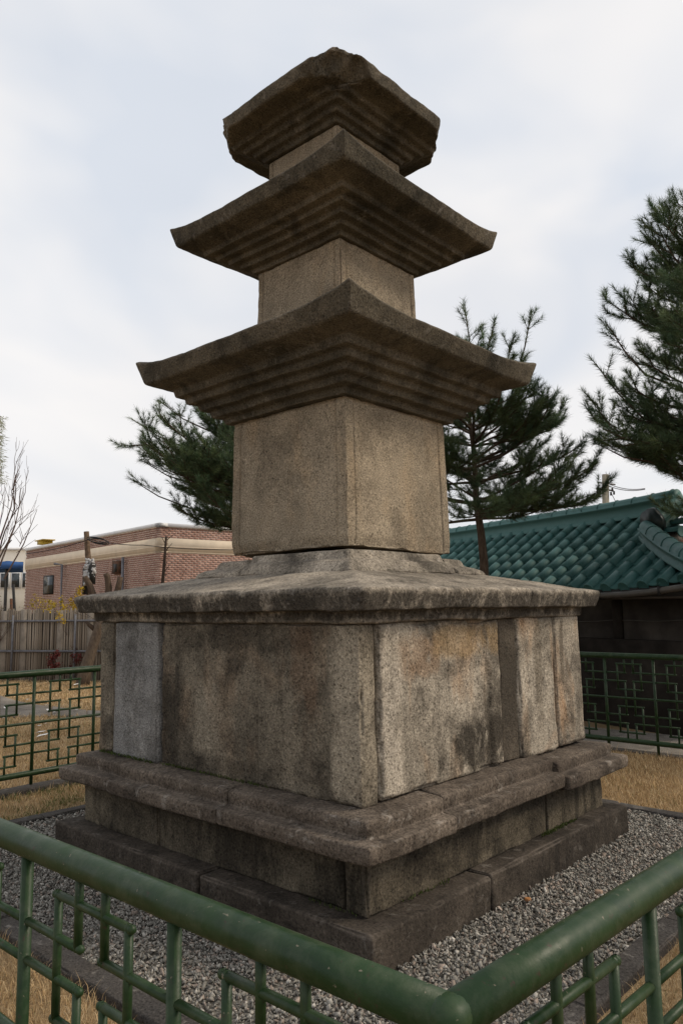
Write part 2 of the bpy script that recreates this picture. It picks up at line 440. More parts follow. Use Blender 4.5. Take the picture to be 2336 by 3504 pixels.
# rounded, weathered block
def rblock(lo, hi, res=.025, r=.02, amp=.004, freq=6., chip=.012, seed=0, relief=None, rvar=.6, extra=None):
    lo, hi = np.array(lo, float), np.array(hi, float)
    cs = []
    for ax in range(3):
        L_ = hi[ax]-lo[ax]; e = [x for x in (0, .3*r, .75*r, 1.3*r) if x < L_*.3]
        m_ = max(1, int(round((L_-2*e[-1])/res)))
        arr = np.concatenate([e[:-1], np.linspace(e[-1], L_-e[-1], m_+1), L_-np.array(e[:-1])[::-1]])+lo[ax]
        if extra and ax in extra: arr = np.unique(np.concatenate([arr, [x for x in extra[ax] if lo[ax] < x < hi[ax]]]))
        cs.append(arr)
    nseg = np.array([len(c)-1 for c in cs])
    V, Q, off = [], [], 0
    for ax in range(3):
        u, w = (ax+1) % 3, (ax+2) % 3
        nu, nw = nseg[u], nseg[w]
        gu, gw = np.meshgrid(np.arange(nu+1), np.arange(nw+1), indexing='ij')
        for side in (0, 1):
            k = np.zeros((gu.size, 3), int); k[:, u] = gu.ravel(); k[:, w] = gw.ravel(); k[:, ax] = nseg[ax]*side
            i = (np.arange(nu)[:, None]*(nw+1)+np.arange(nw)[None]).ravel()
            q = np.stack([i, i+nw+1, i+nw+2, i+1], -1)
            if not side: q = q[:, ::-1]
            V.append(k); Q.append(q+off); off += len(k)
    V = np.concatenate(V); Q = np.concatenate(Q)
    key = (V[:, 0]*4096+V[:, 1])*4096+V[:, 2]
    _, first, inv = np.unique(key, return_index=True, return_inverse=True)
    V = V[first]; Q = inv[Q]
    p = np.stack([cs[ax][V[:, ax]] for ax in range(3)], -1)
    rr = r*(1+rvar*fbm(p*3.1, seed+5, 2))
    rr = np.clip(rr, r*.3, min((hi-lo).min()*.45, r*2.2))[:, None]
    c = np.clip(p, lo+rr, hi-rr); d = p-c
    ln = np.linalg.norm(d, axis=1)[:, None]; nrm = d/(ln+1e-9)
    edge = 1-np.abs(nrm).max(axis=1)                     # 0 on faces, more on edges
    p2 = c+nrm*rr
    dis = amp*fbm(p*freq, seed, 4)
    if chip: dis = dis-chip*np.clip(fbm(p*9., seed+9, 3)-.05, 0, 1)*smooth01(edge*4)*2.2
    if relief is not None: dis = dis+relief(p, nrm)
    return p2+nrm*dis[:, None], Q

# kerb round the gravel and under the far fences
def kerb_run(root, name, fixed_ax, val0, val1, a0, a1, z0, z1, length, seed):
    n_ = max(1, round((a1-a0)/length)); st = (a1-a0)/n_
    for i in range(n_):
        lo = [0, 0, z0]; hi = [0, 0, z1]
        o_ = 1-fixed_ax
        lo[fixed_ax], hi[fixed_ax] = val0, val1
        lo[o_], hi[o_] = a0+i*st+.003, a0+(i+1)*st-.003
        dz = random.Random(seed+i).uniform(-.006, .006); hi[2] += dz
        v, q = rblock(lo, hi, .035, .012, .003, 8., .01, seed+i)
        mk(name, v, q, M['stone_kerb'], root, True)
kerb = empty('kerb', (0, 0, 0), kind='structure')
kerb_run(kerb, 'kerb_stone', 1, -KO, -KI, -KO, KO, -.05, .045, .95, 100)
kerb_run(kerb, 'kerb_stone', 0, KI, KO, -KI, KI, -.05, .045, .95, 110)
kerb_run(kerb, 'kerb_stone', 1, KI-.18, KO-.18, -KI, KI, -.05, .045, .95, 120)
kerb_run(kerb, 'kerb_stone', 0, -KO, -KI, -KI, KI-.18, -.05, .045, .95, 130)
kerb2 = empty('kerb', (-3.15, 0, 0), kind='structure')
kerb_run(kerb2, 'kerb_stone', 0, -3.24, -3.06, -3.2, 4.3, -.05, .05, 1.0, 140)
kerb3 = empty('kerb', (0, 4.2, 0), kind='structure')
kerb_run(kerb3, 'kerb_stone', 1, 4.14, 4.26, -3.06, 3.1, -.05, .03, 1.0, 160)

# ------------------------------------------------------------------ the pagoda
pagoda = empty('stone_pagoda', (0, 0, 0), 'tall weathered granite pagoda with three tiered roofs on a stepped square base', 'pagoda')
def lean(v):                                        # it leans a little
    v = np.array(v, float); v[:, 0] -= .0034*v[:, 2]; v[:, 1] -= .0034*v[:, 2]; return v
def stone(name, lo, hi, mat, parent=pagoda, **k):
    v, q = rblock(lo, hi, **k)
    return mk(name, lean(v), q, M[mat], parent, True)
def round_profile(pts, r):
    pts = [np.array(p, float) for p in pts]; out = [pts[0]]
    for a, b, c in zip(pts[:-2], pts[1:-1], pts[2:]):
        rr = min(r, np.linalg.norm(b[:2]-a[:2])*.45, np.linalg.norm(c[:2]-b[:2])*.45)
        p0 = b+(a-b)/np.linalg.norm((a-b)[:2])*rr; p1 = b+(c-b)/np.linalg.norm((c-b)[:2])*rr
        for t in (0, .33, .67, 1): out.append((1-t)**2*p0+2*t*(1-t)*b+t*t*p1)
    out.append(pts[-1])
    return out
def resample(pts, step):
    out = [pts[0]]
    for a, b in zip(pts[:-1], pts[1:]):
        k = max(1, int(math.ceil(np.linalg.norm((b-a)[:2])/step)))
        for i in range(1, k+1): out.append(a+(b-a)*i/k)
    return np.array(out)
def square_ring(profile, n=72, rc=.012, r=.012, step=.03, amp=.004, freq=7., seed=0, power=5., chip=0.):
    """profile rows: half width, z, corner lift - swept round a square"""
    pr = resample(round_profile(profile, r), step)
    u = np.concatenate([[-1, -.9975, -.993, -.985], np.linspace(-.972, .972, n-6), [.985, .993, .9975]]); n = len(u)
    sq = np.concatenate([np.stack([np.ones(n), u], -1), np.stack([-u, np.ones(n)], -1), np.stack([-np.ones(n), -u], -1), np.stack([u, -np.ones(n)], -1)])
    V = []
    for h, z, lift in pr:
        p = sq*h; rr = min(rc, h*.5)
        c = np.clip(p, -(h-rr), h-rr); d = p-c
        p = c+d/(np.linalg.norm(d, axis=1)[:, None]+1e-9)*rr
        m = np.abs(sq).min(axis=1)
        V.append(np.concatenate([p, (z+lift*m**power)[:, None]], 1))
    V = np.concatenate(V); k = 4*n
    i = np.arange(len(pr)-1)[:, None]*k; j = np.arange(k)[None]
    Q = np.stack([i+j, i+(j+1) % k, i+k+(j+1) % k, i+k+j], -1).reshape(-1, 4)
    V = V+amp*vfbm(V*freq, seed, 4)+amp*1.6*vfbm(V*1.7, seed+50, 2)+amp*.4*vfbm(V*19., seed+80, 2)
    return V, Q
def ring_stone(name, profile, start, end, mat, parent, seed, r=.012, amp=.005, step=.03, res=.03, gap=.004):
    """one stone of a square course. start/end: (side, coordinate); sides 0:-Y 1:+X 2:+Y 3:-X, going anticlockwise"""
    prof = np.array(resample(round_profile([np.array([*p, 0.]) for p in profile]+[np.array([*profile[0], 0.])], r), step))[:-1]
    hs, zs = prof[:, 0], prof[:, 1]
    h0 = hs.min()
    def pos(side, u):                               # u: array per profile point
        if side == 0: return np.stack([u, -hs, zs], -1)
        if side == 1: return np.stack([hs, u, zs], -1)
        if side == 2: return np.stack([-u, hs, zs], -1)
        return np.stack([-hs, -u, zs], -1)
    S = []
    s0, a = start; s1, b = end
    side = s0
    while True:
        lo_corner = side != s0; hi_corner = side != s1
        A = np.full_like(hs, a) if not lo_corner else -hs
        B = np.full_like(hs, b) if not hi_corner else hs
        ln = abs((B-A).mean()); k = max(2, int(ln/res))
        fr = list(np.arange(k+1)/k); ee = np.array([.004, .010, .020])/max(ln, .05)
        if lo_corner: fr = [0.]+list(ee)+[x for x in fr if x > ee[-1]*1.3]
        if hi_corner: fr = [x for x in fr if x < 1-ee[-1]*1.3]+list(1-ee[::-1])+[1.]
        for x in fr[(1 if lo_corner else 0):]: S.append(pos(side, A+(B-A)*x))
        if side == s1: break
        side = (side+1) % 4
    S = np.array(S)                                  # sections, profile, 3
    ctr = S.mean(axis=1, keepdims=True)
    # ends: slightly pulled in so that the joints read as worn arrises
    def inset(sec, d):
        c = sec.mean(axis=0); w = sec-c
        return c+w*(1-d/(np.abs(w).max()+1e-9))
    e0, e1 = S[0], S[-1]
    t0 = S[1]-S[0]; t0 = t0/np.linalg.norm(t0, axis=1)[:, None]
    t1 = S[-1]-S[-2]; t1 = t1/np.linalg.norm(t1, axis=1)[:, None]
    head = [inset(e0+t0*gap, .02), inset(e0+t0*(gap+.006), .006), e0+t0*(gap+.018)]
    tail = [e1-t1*(gap+.018), inset(e1-t1*(gap+.006), .006), inset(e1-t1*gap, .02)]
    S = np.concatenate([head, S[1:-1], tail])
    ns, npf = S.shape[:2]
    V = S.reshape(-1, 3)
    # soften the outer corners
    i = np.arange(ns-1)[:, None]*npf; j = np.arange(npf)[None]
    Q = np.stack([i+j, i+(j+1) % npf, i+npf+(j+1) % npf, i+npf+j], -1).reshape(-1, 4)
    V = np.concatenate([V, S[0].mean(axis=0, keepdims=True), S[-1].mean(axis=0, keepdims=True)])
    c0, c1 = ns*npf, ns*npf+1; j = np.arange(npf)
    T = np.concatenate([np.stack([np.full(npf, c0), (j+1) % npf, j], -1), np.stack([np.full(npf, c1), (ns-1)*npf+j, (ns-1)*npf+(j+1) % npf], -1)])
    m = np.abs(V[:, :2]); rr = .035
    far = m.min(axis=1)/(m.max(axis=1)+1e-9)
    pull = smooth01((far-.985)/.015)*.006
    V[:, :2] *= (1-pull/ (m.max(axis=1)+1e-9))[:, None]
    V = V+amp*vfbm(V*6., seed, 4)+amp*1.5*vfbm(V*1.9, seed+40, 2)
    V = V - np.array([0, 0, 1.])*np.clip(fbm(V*9., seed+70, 2)-.35, 0, 1)[:, None]*.012
    return mk(name, lean(V), [Q, T], M[mat], parent, True)

# foundation course
def course(name, half, z0, z1, joints, mat, seed, depth=.42, res=.028, **k):
    """joints: for each side (0 -Y,1 +X,2 +Y,3 -X) joint coordinates; sides 0 and 2 run through the corners"""
    rs = random.Random(seed); out = []
    for side in range(4):
        ends = (-half, half) if side in (0, 2) else (-half+depth, half-depth)
        if side == 1: js = [ends[0]]+joints[1]+[ends[1]]
        elif side == 0: js = [ends[0]]+joints[0]+[ends[1]]
        else: js = [ends[0]]+joints[side]+[ends[1]]
        for a, b in zip(js[:-1], js[1:]):
            ga = .004 if a > ends[0]+1e-6 or side in (1, 3) else 0
            gb_ = .004 if b < ends[1]-1e-6 or side in (1, 3) else 0
            o_ = rs.uniform(-.006, .006); zz = rs.uniform(-.007, .007)
            if side == 0: lo, hi = (a+ga, -half+o_, z0), (b-gb_, -half+depth, z1+zz)
            elif side == 2: lo, hi = (a+ga, half-depth, z0), (b-gb_, half-o_, z1+zz)
            elif side == 1: lo, hi = (half-depth, a+ga, z0), (half+o_, b-gb_, z1+zz)
            else: lo, hi = (-half+o_, a+ga, z0), (-half+depth, b-gb_, z1+zz)
            seed += 1
            out.append(stone(name, lo, hi, mat, seed=seed, res=res, **k))
    return out
for k, (x0, x1, y0, y1) in enumerate(((-1.385, .172, -1.39, -.93), (.180, 1.388, -1.385, -.417), (.93, 1.383, -.409, 1.385), (-1.385, .92, .93, 1.385), (-1.385, -.93, -.92, .92))):
    stone('foundation_stone', (x0, y0, -.06), (x1, y1, .195+(.004, -.004, .003, 0, 0)[k]), 'stone_found', seed=200+k, res=.024, r=.017, amp=.010, freq=3.5, chip=.006)
for k, (x0, x1, y0, y1) in enumerate(((-1.258, -1.106, -1.25, -.8), (-1.098, -.384, -1.258, -.9), (-.376, 1.108, -1.254, -.9), (1.116, 1.256, -1.256, .455), (.9, 1.262, .463, 1.255), (-1.255, .89, .9, 1.255), (-1.255, -.9, -.79, .89))):
    stone('base_course_stone', (x0, y0, .19), (x1, y1, .475), 'stone_wall', seed=230+k, res=.024, r=.014, amp=.007, freq=4., chip=.016)
# moulding course: two rounded steps
MOULD = [(.95, .466), (1.374, .466), (1.388, .474), (1.394, .512), (1.391, .545), (1.380, .551), (1.316, .554), (1.308, .560), (1.313, .600), (1.310, .626), (1.296, .634), (1.12, .650), (.95, .655)]
for k, (s, e) in enumerate((((3, 1.0), (0, -.753)), ((0, -.753), (0, .324)), ((0, .324), (1, -.704)), ((1, -.704), (1, .497)), ((1, .497), (2, -.5)), ((2, -.5), (2, .7)), ((2, .7), (3, -.6)), ((3, -.6), (3, 1.0)))):
    pr = list(MOULD)
    if k == 4: pr = [(h_+(.012 if h_ > 1.2 else 0), z_-.012) for h_, z_ in MOULD]
    if k in (0, 3): pr = [(h_-(.014 if h_ > 1.2 else 0), z_+.004) for h_, z_ in MOULD]
    ring_stone('moulding_stone', pr, s, e, 'stone_mould', pagoda, 260+k, r=.009, amp=.0034, gap=.007, step=.018)
# core added unseen behind the upright slabs to block light leaks
stone('core', (-1.0, -1.0, .3), (1.0, 1.0, 1.56), 'stone_panel_dark', res=.2, r=.02, amp=0, chip=0)
ZB, ZT = .650, 1.516
def left_long(p, n):
    f = smooth01((-n[:, 1]-.7)/.2)                    # the -Y face
    x = p[:, 0]
    d = np.where(x < -.335, -.010, 0.)*smooth01((-.325-x)/.02)
    d = d+.012*smooth01((x-.955)/.03)                  # raised corner pilaster
    d = d-.007*np.exp(-((x-.428)/.006)**2)-.010*np.exp(-((x+.335)/.007)**2)
    d = d-.012*smooth01((fbm(p*np.array([2.2, 2.2, 1.4]), 77, 3)+.1)/.9)
    lowc = smooth01((x-.7)/.45)*smooth01((.80-p[:, 2])/.16)
    d = d-.022*lowc*(0.6+.8*fbm(p*7., 12, 3))
    return d*f
def right_long(p, n):
    f = smooth01((n[:, 0]-.7)/.2)
    y = p[:, 1]+.03*fbm(np.stack([p[:, 0]*0, p[:, 1]*0, p[:, 2]*3.], -1), 31, 3)*smooth01((p[:, 1]+.35)/.2)
    d = -.006*np.exp(-((p[:, 1]+.446)/.005)**2)
    d = d-.010*smooth01((y+.22)/.01)+.017*smooth01((y+.03)/.02)
    d = d-.006*smooth01(fbm(p*2.2, 37, 3)+.2)
    d = d+.008*smooth01((-.85-p[:, 1])/.08)
    return d*f
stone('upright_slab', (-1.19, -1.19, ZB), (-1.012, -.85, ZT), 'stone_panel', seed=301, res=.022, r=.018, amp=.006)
o = stone('upright_slab', (-1.000, -1.200, ZB-.012), (-.494, -.95, ZT), 'stone_panel_blue', seed=302, res=.02, r=.022, amp=.006); tag(o, 'bluish grey upright slab')
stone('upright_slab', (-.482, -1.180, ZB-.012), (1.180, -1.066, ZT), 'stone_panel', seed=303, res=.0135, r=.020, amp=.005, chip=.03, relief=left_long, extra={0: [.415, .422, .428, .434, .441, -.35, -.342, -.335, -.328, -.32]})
stone('upright_slab', (.93, -1.046, ZB), (1.182, .108, ZT), 'stone_panel_pale_lit', seed=304, res=.0135, r=.024, amp=.005, chip=.03, relief=right_long, extra={1: [-.46, -.452, -.446, -.44, -.432]})
o = stone('upright_slab', (.93, .116, ZB), (1.170, .317, ZT-.004), 'stone_panel_dark', seed=305, res=.022, r=.016, amp=.008); tag(o, 'dark recessed upright slab')
stone('upright_slab', (.93, .326, ZB-.01), (1.186, .800, ZT), 'stone_panel_pale_lit', seed=306, res=.02, r=.02, amp=.008, chip=.02)
stone('upright_slab', (.93, .812, ZB), (1.192, 1.196, ZT), 'stone_panel_pale_lit', seed=307, res=.02, r=.018, amp=.007)
stone('upright_slab', (-1.18, -.84, ZB), (-.95, .2, ZT), 'stone_panel', seed=308, res=.04)
stone('upright_slab', (-1.18, .21, ZB), (-.95, 1.18, ZT), 'stone_panel', seed=309, res=.04)
stone('upright_slab', (-.94, .95, ZB), (.1, 1.185, ZT), 'stone_panel', seed=310, res=.04)
stone('upright_slab', (.11, .95, ZB), (.92, 1.185, ZT), 'stone_panel', seed=311, res=.04)
# capping slab
CAP = [(.40, 1.512), (1.205, 1.512), (1.222, 1.518), (1.228, 1.574), (1.298, 1.577), (1.306, 1.582), (1.330, 1.668), (1.324, 1.690), (1.20, 1.708), (.95, 1.765), (.60, 1.832), (.40, 1.84)]
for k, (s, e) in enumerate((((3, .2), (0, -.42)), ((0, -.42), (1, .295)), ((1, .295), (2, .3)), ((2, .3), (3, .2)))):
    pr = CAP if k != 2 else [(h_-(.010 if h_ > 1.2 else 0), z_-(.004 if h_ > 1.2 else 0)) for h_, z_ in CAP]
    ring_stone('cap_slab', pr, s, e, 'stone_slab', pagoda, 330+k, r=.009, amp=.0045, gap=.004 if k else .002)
# stepped support of the first body
SUP = [(.30, 1.80), (.735, 1.80), (.715, 1.838), (.690, 1.868), (.672, 1.878), (.628, 1.886), (.612, 1.925), (.598, 1.938), (.54, 1.945), (.30, 1.945)]
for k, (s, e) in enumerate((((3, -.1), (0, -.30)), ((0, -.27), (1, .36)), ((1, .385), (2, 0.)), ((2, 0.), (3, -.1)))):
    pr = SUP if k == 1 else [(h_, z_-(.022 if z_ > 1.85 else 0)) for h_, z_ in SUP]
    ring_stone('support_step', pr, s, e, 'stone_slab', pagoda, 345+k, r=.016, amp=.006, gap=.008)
# bodies and roofs
def body_relief(h, pw, z0, z1, ero=0.):
    def f(p, n):
        d = 0
        for ax, o_ in ((0, 1), (1, 0)):
            w = smooth01((np.abs(n[:, ax])-.7)/.2)
            t = np.abs(p[:, o_])
            e = -.0025*smooth01((h-pw-t)/.006)-.013*np.exp(-((t-(h-pw))/.0055)**2)
            d = d+w*e
        low = smooth01((z0+.10-p[:, 2])/.10)
        d = d-ero*low*smooth01(fbm(p*np.array([3., 3., 5.]), 41, 3)+.35)
        return d
    return f
def body(half0, half1, z0, z1, pw, seed, res, ero):
    v, q = rblock((-half0, -half0, z0), (half0, half0, z1), res=res, r=.012, amp=.0032, freq=5., chip=.03, seed=seed, relief=body_relief(half0, pw, z0, z1, ero), extra={a: [g_*(half0-pw)+d_ for g_ in (-1, 1) for d_ in (-.013, -.006, 0, .006, .013)] for a in (0, 1)})
    t = (v[:, 2]-z0)/(z1-z0); s = 1+(half1/half0-1)*t
    v[:, :2] *= s[:, None]
    return mk('body_stone', lean(v), q, M['stone_body'], pagoda, True)
body(.555, .541, 1.955, 2.918, .085, 400, .0125, .035)
body(.425, .4125, 3.58, 4.060, .06, 401, .0135, .01)
body(.362, .352, 4.58, 4.935, .05, 402, .0135, .0)
ROOF1 = [(.01, 2.914, 0), (.588, 2.914, 0), (.597, 2.956, 0), (.655, 2.962, 0), (.666, 3.006, 0), (.716, 3.012, 0), (.727, 3.056, 0), (.782, 3.062, 0), (.793, 3.108, 0),
         (.840, 3.114, 0), (.852, 3.160, .01), (.985, 3.196, .01), (.999, 3.205, .012), (1.046, 3.302, .072), (1.025, 3.316, .066), (.90, 3.345, .03), (.70, 3.42, 0), (.50, 3.52, 0), (.47, 3.535, 0), (.462, 3.575, 0), (.44, 3.585, 0), (.01, 3.585, 0)]
v, q = square_ring(ROOF1, n=84, r=.010, amp=.0038, seed=420, rc=.007, power=4.5)
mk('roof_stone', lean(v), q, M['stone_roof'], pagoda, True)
ROOF2 = [(.01, 4.056, 0), (.438, 4.056, 0), (.446, 4.088, 0), (.50, 4.092, 0), (.509, 4.122, 0), (.562, 4.126, 0), (.571, 4.156, 0), (.625, 4.160, 0), (.634, 4.188, 0),
         (.690, 4.192, 0), (.700, 4.222, 0), (.828, 4.258, 0), (.840, 4.265, .008), (.874, 4.350, .055), (.85, 4.362, .045), (.74, 4.385, .02), (.58, 4.45, 0), (.41, 4.535, 0), (.40, 4.57, 0), (.38, 4.58, 0), (.01, 4.58, 0)]
v, q = square_ring(ROOF2, n=76, r=.009, amp=.0038, seed=430, rc=.007, power=4.5)
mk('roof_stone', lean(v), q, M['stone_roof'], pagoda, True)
ROOF3 = [(.01, 4.934, 0), (.378, 4.934, 0), (.386, 4.968, 0), (.430, 4.972, 0), (.438, 5.004, 0), (.486, 5.008, 0), (.494, 5.040, 0), (.545, 5.044, 0), (.553, 5.072, 0),
         (.690, 5.080, 0), (.702, 5.088, .006), (.722, 5.165, .03), (.70, 5.180, .03), (.55, 5.235, .01), (.36, 5.315, 0), (.20, 5.36, 0), (.01, 5.365, 0)]
v, q = square_ring(ROOF3, n=72, r=.014, amp=.006, seed=440, rc=.02)
def chop(v, nx, ny, d0, slope, zref, rough, seed):
    nn = np.array([nx, ny])/math.hypot(nx, ny)
    s = v[:, :2] @ nn
    lim = d0-slope*(v[:, 2]-zref)+rough*fbm(v*5., seed, 4)+rough*.6*fbm(v*14., seed+3, 3)
    over = np.clip(s-lim, 0, None)
    v = v.copy(); v[:, :2] -= over[:, None]*nn*.97; return v
v = chop(v, 1, -1, .815, -.8, 5.165, .045, 450)
v = chop(v, -1, -1, .80, -.35, 5.12, .03, 460)
v = chop(v, 1, 1, .77, -.15, 5.12, .025, 470)
v = chop(v, -1, 1, .82, .2, 5.12, .03, 480)
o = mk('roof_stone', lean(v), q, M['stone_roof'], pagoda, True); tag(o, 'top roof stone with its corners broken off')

# ------------------------------------------------------------------ green lattice fence
ZR, ZL = 1.03, .15
fence = empty('lattice_fence', (0, 0, 0), 'green painted tubular steel fence with lattice panels around the pagoda', 'fence')
X0, X1, Y0, Y1 = -3.20, 2.967, -3.070, 4.10
FR = [.095, .2, .3, .4, .5, .6, .7, .8, .905]
HZ = [ZR-(ZR-ZL)*f for f in FR]
UF = [.26, .41, .59, .74]
def seg_tube(name, a, b, r, parent, k=8, n_=2):
    v, f = tube(np.linspace(a, b, n_), r, k); return mk(name, v, f, M['paint'], parent, True)
hidden_bars = MB(); welds = MB()
ba, bb_ = np.meshgrid(np.linspace(0, 2*np.pi, 8, endpoint=False), np.linspace(-1.3, 1.3, 5))
BEAD = np.stack([np.cos(bb_)*np.cos(ba), np.cos(bb_)*np.sin(ba), np.sin(bb_)], -1).reshape(-1, 3)
BQ = np.array([[i*8+j, i*8+(j+1) % 8, (i+1)*8+(j+1) % 8, (i+1)*8+j] for i in range(4) for j in range(8)])
def fence_side(A, B, posts, visible):
    A = np.array(A, float); B = np.array(B, float); L = np.linalg.norm(B-A); d = (B-A)/L
    P = lambda u, z: np.array([*(A+d*u), z])
    seg_tube('top_rail', P(0, ZR), P(L, ZR), .0315, fence, 14, 24)
    seg_tube('middle_rail', P(0, HZ[4]), P(L, HZ[4]), .0125, fence, 8, 12)
    seg_tube('bottom_rail', P(0, ZL), P(L, ZL), .026, fence, 10, 12)
    for i, u in enumerate(posts):
        seg_tube('post', P(u, -.02), P(u, ZR), .0150 if i % 3 else .0165, fence, 10)
    def bar(u0, z0, u1, z1, vis):
        a, b = P(u0, z0), P(u1, z1)
        if vis:
            seg_tube('lattice_bar', a, b, .0098, fence, 8)
            for e_ in (a, b): welds.add(e_+BEAD*np.array([.0108, .0108, .0105]), BQ)
        else: hidden_bars.add(*tube([a, b], .0098, 5))
    for a, b in zip(posts[:-1], posts[1:]):
        vis = visible((a+b)/2); w = b-a; U = [a+w*f for f in UF]; h = HZ; e = .0098
        for k in (0, 3, 5, 8): bar(U[0]-e, h[k], U[3]+e, h[k], vis)
        for k in (1, 2, 6, 7):
            bar(a, h[k], U[1]+e, h[k], vis); bar(U[2]-e, h[k], b, h[k], vis)
        for u in (U[0], U[3]): bar(u, h[0], u, h[3], vis); bar(u, h[5], u, h[8], vis)
        for u in (U[1], U[2]): bar(u, ZR, u, h[1], vis); bar(u, h[2], u, h[6], vis); bar(u, h[7], u, ZL, vis)
sp = .59
np_ = lambda L, off, s: [x for x in (off+i*s for i in range(-30, 40)) if -.001 <= x <= L+.001]
Lx, Ly = X1-X0, Y1-Y0
fence_side((X1, Y0), (X0, Y0-.06), np_(Lx, .035, .60), lambda u: u < 3*sp)                    # near left side, from the near corner
fence_side((X1, Y0), (X1+.30, Y1), np_(Ly, .03, .622), lambda u: u < 3*.585)
fence_side((X0, Y0-.06), (X0, Y1), np_(Ly+.06, -.68-Y0+.06-.6*4, .6), lambda u: abs(u-(-.38-Y0)) < 1.1)
fence_side((X0, Y1), (X1+.30, Y1), np_(Lx+.30, .09-X0, .52), lambda u: abs(u-(.3-X0)) < 1.4)
wb_ = welds.build('weld_beads', M['paint'], fence, True); wb_['kind'] = 'stuff'
hb = hidden_bars.build('lattice_bars', M['paint'], fence, True); hb['kind'] = 'stuff'
for (x, y) in ((X0, Y1), (X1+.30, Y1)):
    seg_tube('post', (x, y, -.02), (x, y, ZR+.0), .021, fence, 10)
v, q = rblock((X1-.0314, Y0-.0314, ZR-.0314), (X1+.0314, Y0+.0314, ZR+.0314), .006, .028, .0004, 20, 0, rvar=0.)
mk('rail_joint', v, q, M['paint'], fence, True)

# ------------------------------------------------------------------ gravel chips
rng = np.random.default_rng(7)
def rand_rot(n):
    q = rng.normal(size=(n, 4)); q /= np.linalg.norm(q, axis=1)[:, None]
    w, x, y, z = q.T
    return np.stack([np.stack([1-2*(y*y+z*z), 2*(x*y-z*w), 2*(x*z+y*w)], -1), np.stack([2*(x*y+z*w), 1-2*(x*x+z*z), 2*(y*z-x*w)], -1), np.stack([2*(x*z-y*w), 2*(y*z+x*w), 1-2*(x*x+y*y)], -1)], 1)
CUBE = np.array([[x, y, z] for x in (-1, 1) for y in (-1, 1) for z in (-1, 1)], float)*.6
CT = np.array([[0,1,3],[0,3,2],[4,6,7],[4,7,5],[0,4,5],[0,5,1],[2,3,7],[2,7,6],[0,2,6],[0,6,4],[1,5,7],[1,7,3]])
def scatter_gravel(n):
    p = rng.uniform(-KI+.01, KI-.01, (int(n*2.1), 2))
    keep = (np.abs(p).max(axis=1) > 1.375) & (p[:, 1] < KI-.19)
    p = p[keep][:n]; n = len(p)
    size = .0076*np.exp(rng.normal(0, .34, n)); size = np.clip(size, .004, .021)
    asp = np.stack([rng.uniform(1.0, 1.9, n), rng.uniform(.7, 1.2, n), rng.uniform(.28, .62, n)], -1)
    base = CUBE[None]*(1+rng.uniform(-.62, .45, (n, 8, 3)))
    v = base*asp[:, None]*size[:, None, None]
    # mostly flat-lying with some tilt
    R = rand_rot(n)
    v = np.einsum('nij,nkj->nki', R, v)
    v[:, :, :2] += p[:, None]
    v[:, :, 2] += (.004+rng.uniform(0, .020, n)+.008*fbm(np.c_[p*2.5, np.zeros(n)], 9, 2))[:, None]
    g_ = rng.choice([0, 1, 2, 3], n, p=[.44, .28, .13, .15])
    pal = np.array([[.22, .208, .183], [.305, .288, .255], [.40, .375, .335], [.30, .245, .205]])
    c = pal[g_]*np.exp(rng.normal(0, .22, n))[:, None]
    f = (CT[None]+np.arange(n)[:, None, None]*8).reshape(-1, 3)
    return v.reshape(-1, 3), f, np.repeat(c, 8, axis=0)
v, f, c = scatter_gravel(60000)
o = mk('gravel', v, f, M['gravel'], None, False, c); tag(o, 'grey crushed stone gravel spread around the pagoda foot', 'gravel', kind='stuff')
def pebble(name, D, size, mat, label):
    p = on_ground(*D, .028); v, q = rblock((-size, -size*.8, -size*.6), (size, size*.8, size*.6), size*.4, size*.45, size*.25, 60, 0, int(D[0]))
    o = mk(name, v+p, q, M[mat], None, True); tag(o, label, 'pebble')
pebble('pebble', (1211, 2066), .016, 'pebble_orange', 'orange brown pebble among grey gravel beside the foundation')
pebble('pebble', (1374, 2049), .019, 'pebble_pink', 'pale pinkish pebble out in the grey gravel, right of the pagoda')

# ------------------------------------------------------------------ grass
def blades(px, py, ln, wd, lean_, col, z=0.):
    n = len(px); a = rng.uniform(0, 2*np.pi, n); t = rng.uniform(0, 2*np.pi, n)
    dx = np.stack([np.cos(a), np.sin(a), np.zeros(n)], -1)*wd[:, None]/2
    b = np.stack([px, py, np.full(n, z)], -1)
    out = np.stack([np.cos(t), np.sin(t), np.zeros(n)], -1)
    mid = b+out*(ln*lean_*.35)[:, None]+np.array([0, 0, 1.])*(ln*.55)[:, None]
    tip = b+out*(ln*lean_)[:, None]+np.array([0, 0, 1.])*(ln*np.sqrt(np.clip(1-lean_**2*.8, .05, 1)))[:, None]
    v = np.stack([b-dx, b+dx, mid-dx*.7, mid+dx*.7, tip], 1).reshape(-1, 3)
    i = np.arange(n)*5
    f4 = np.stack([i, i+1, i+3, i+2], -1); f3 = np.stack([i+2, i+3, i+4], -1)
    return v, [f4, f3], np.repeat(col, 5, axis=0)
gm = MB()
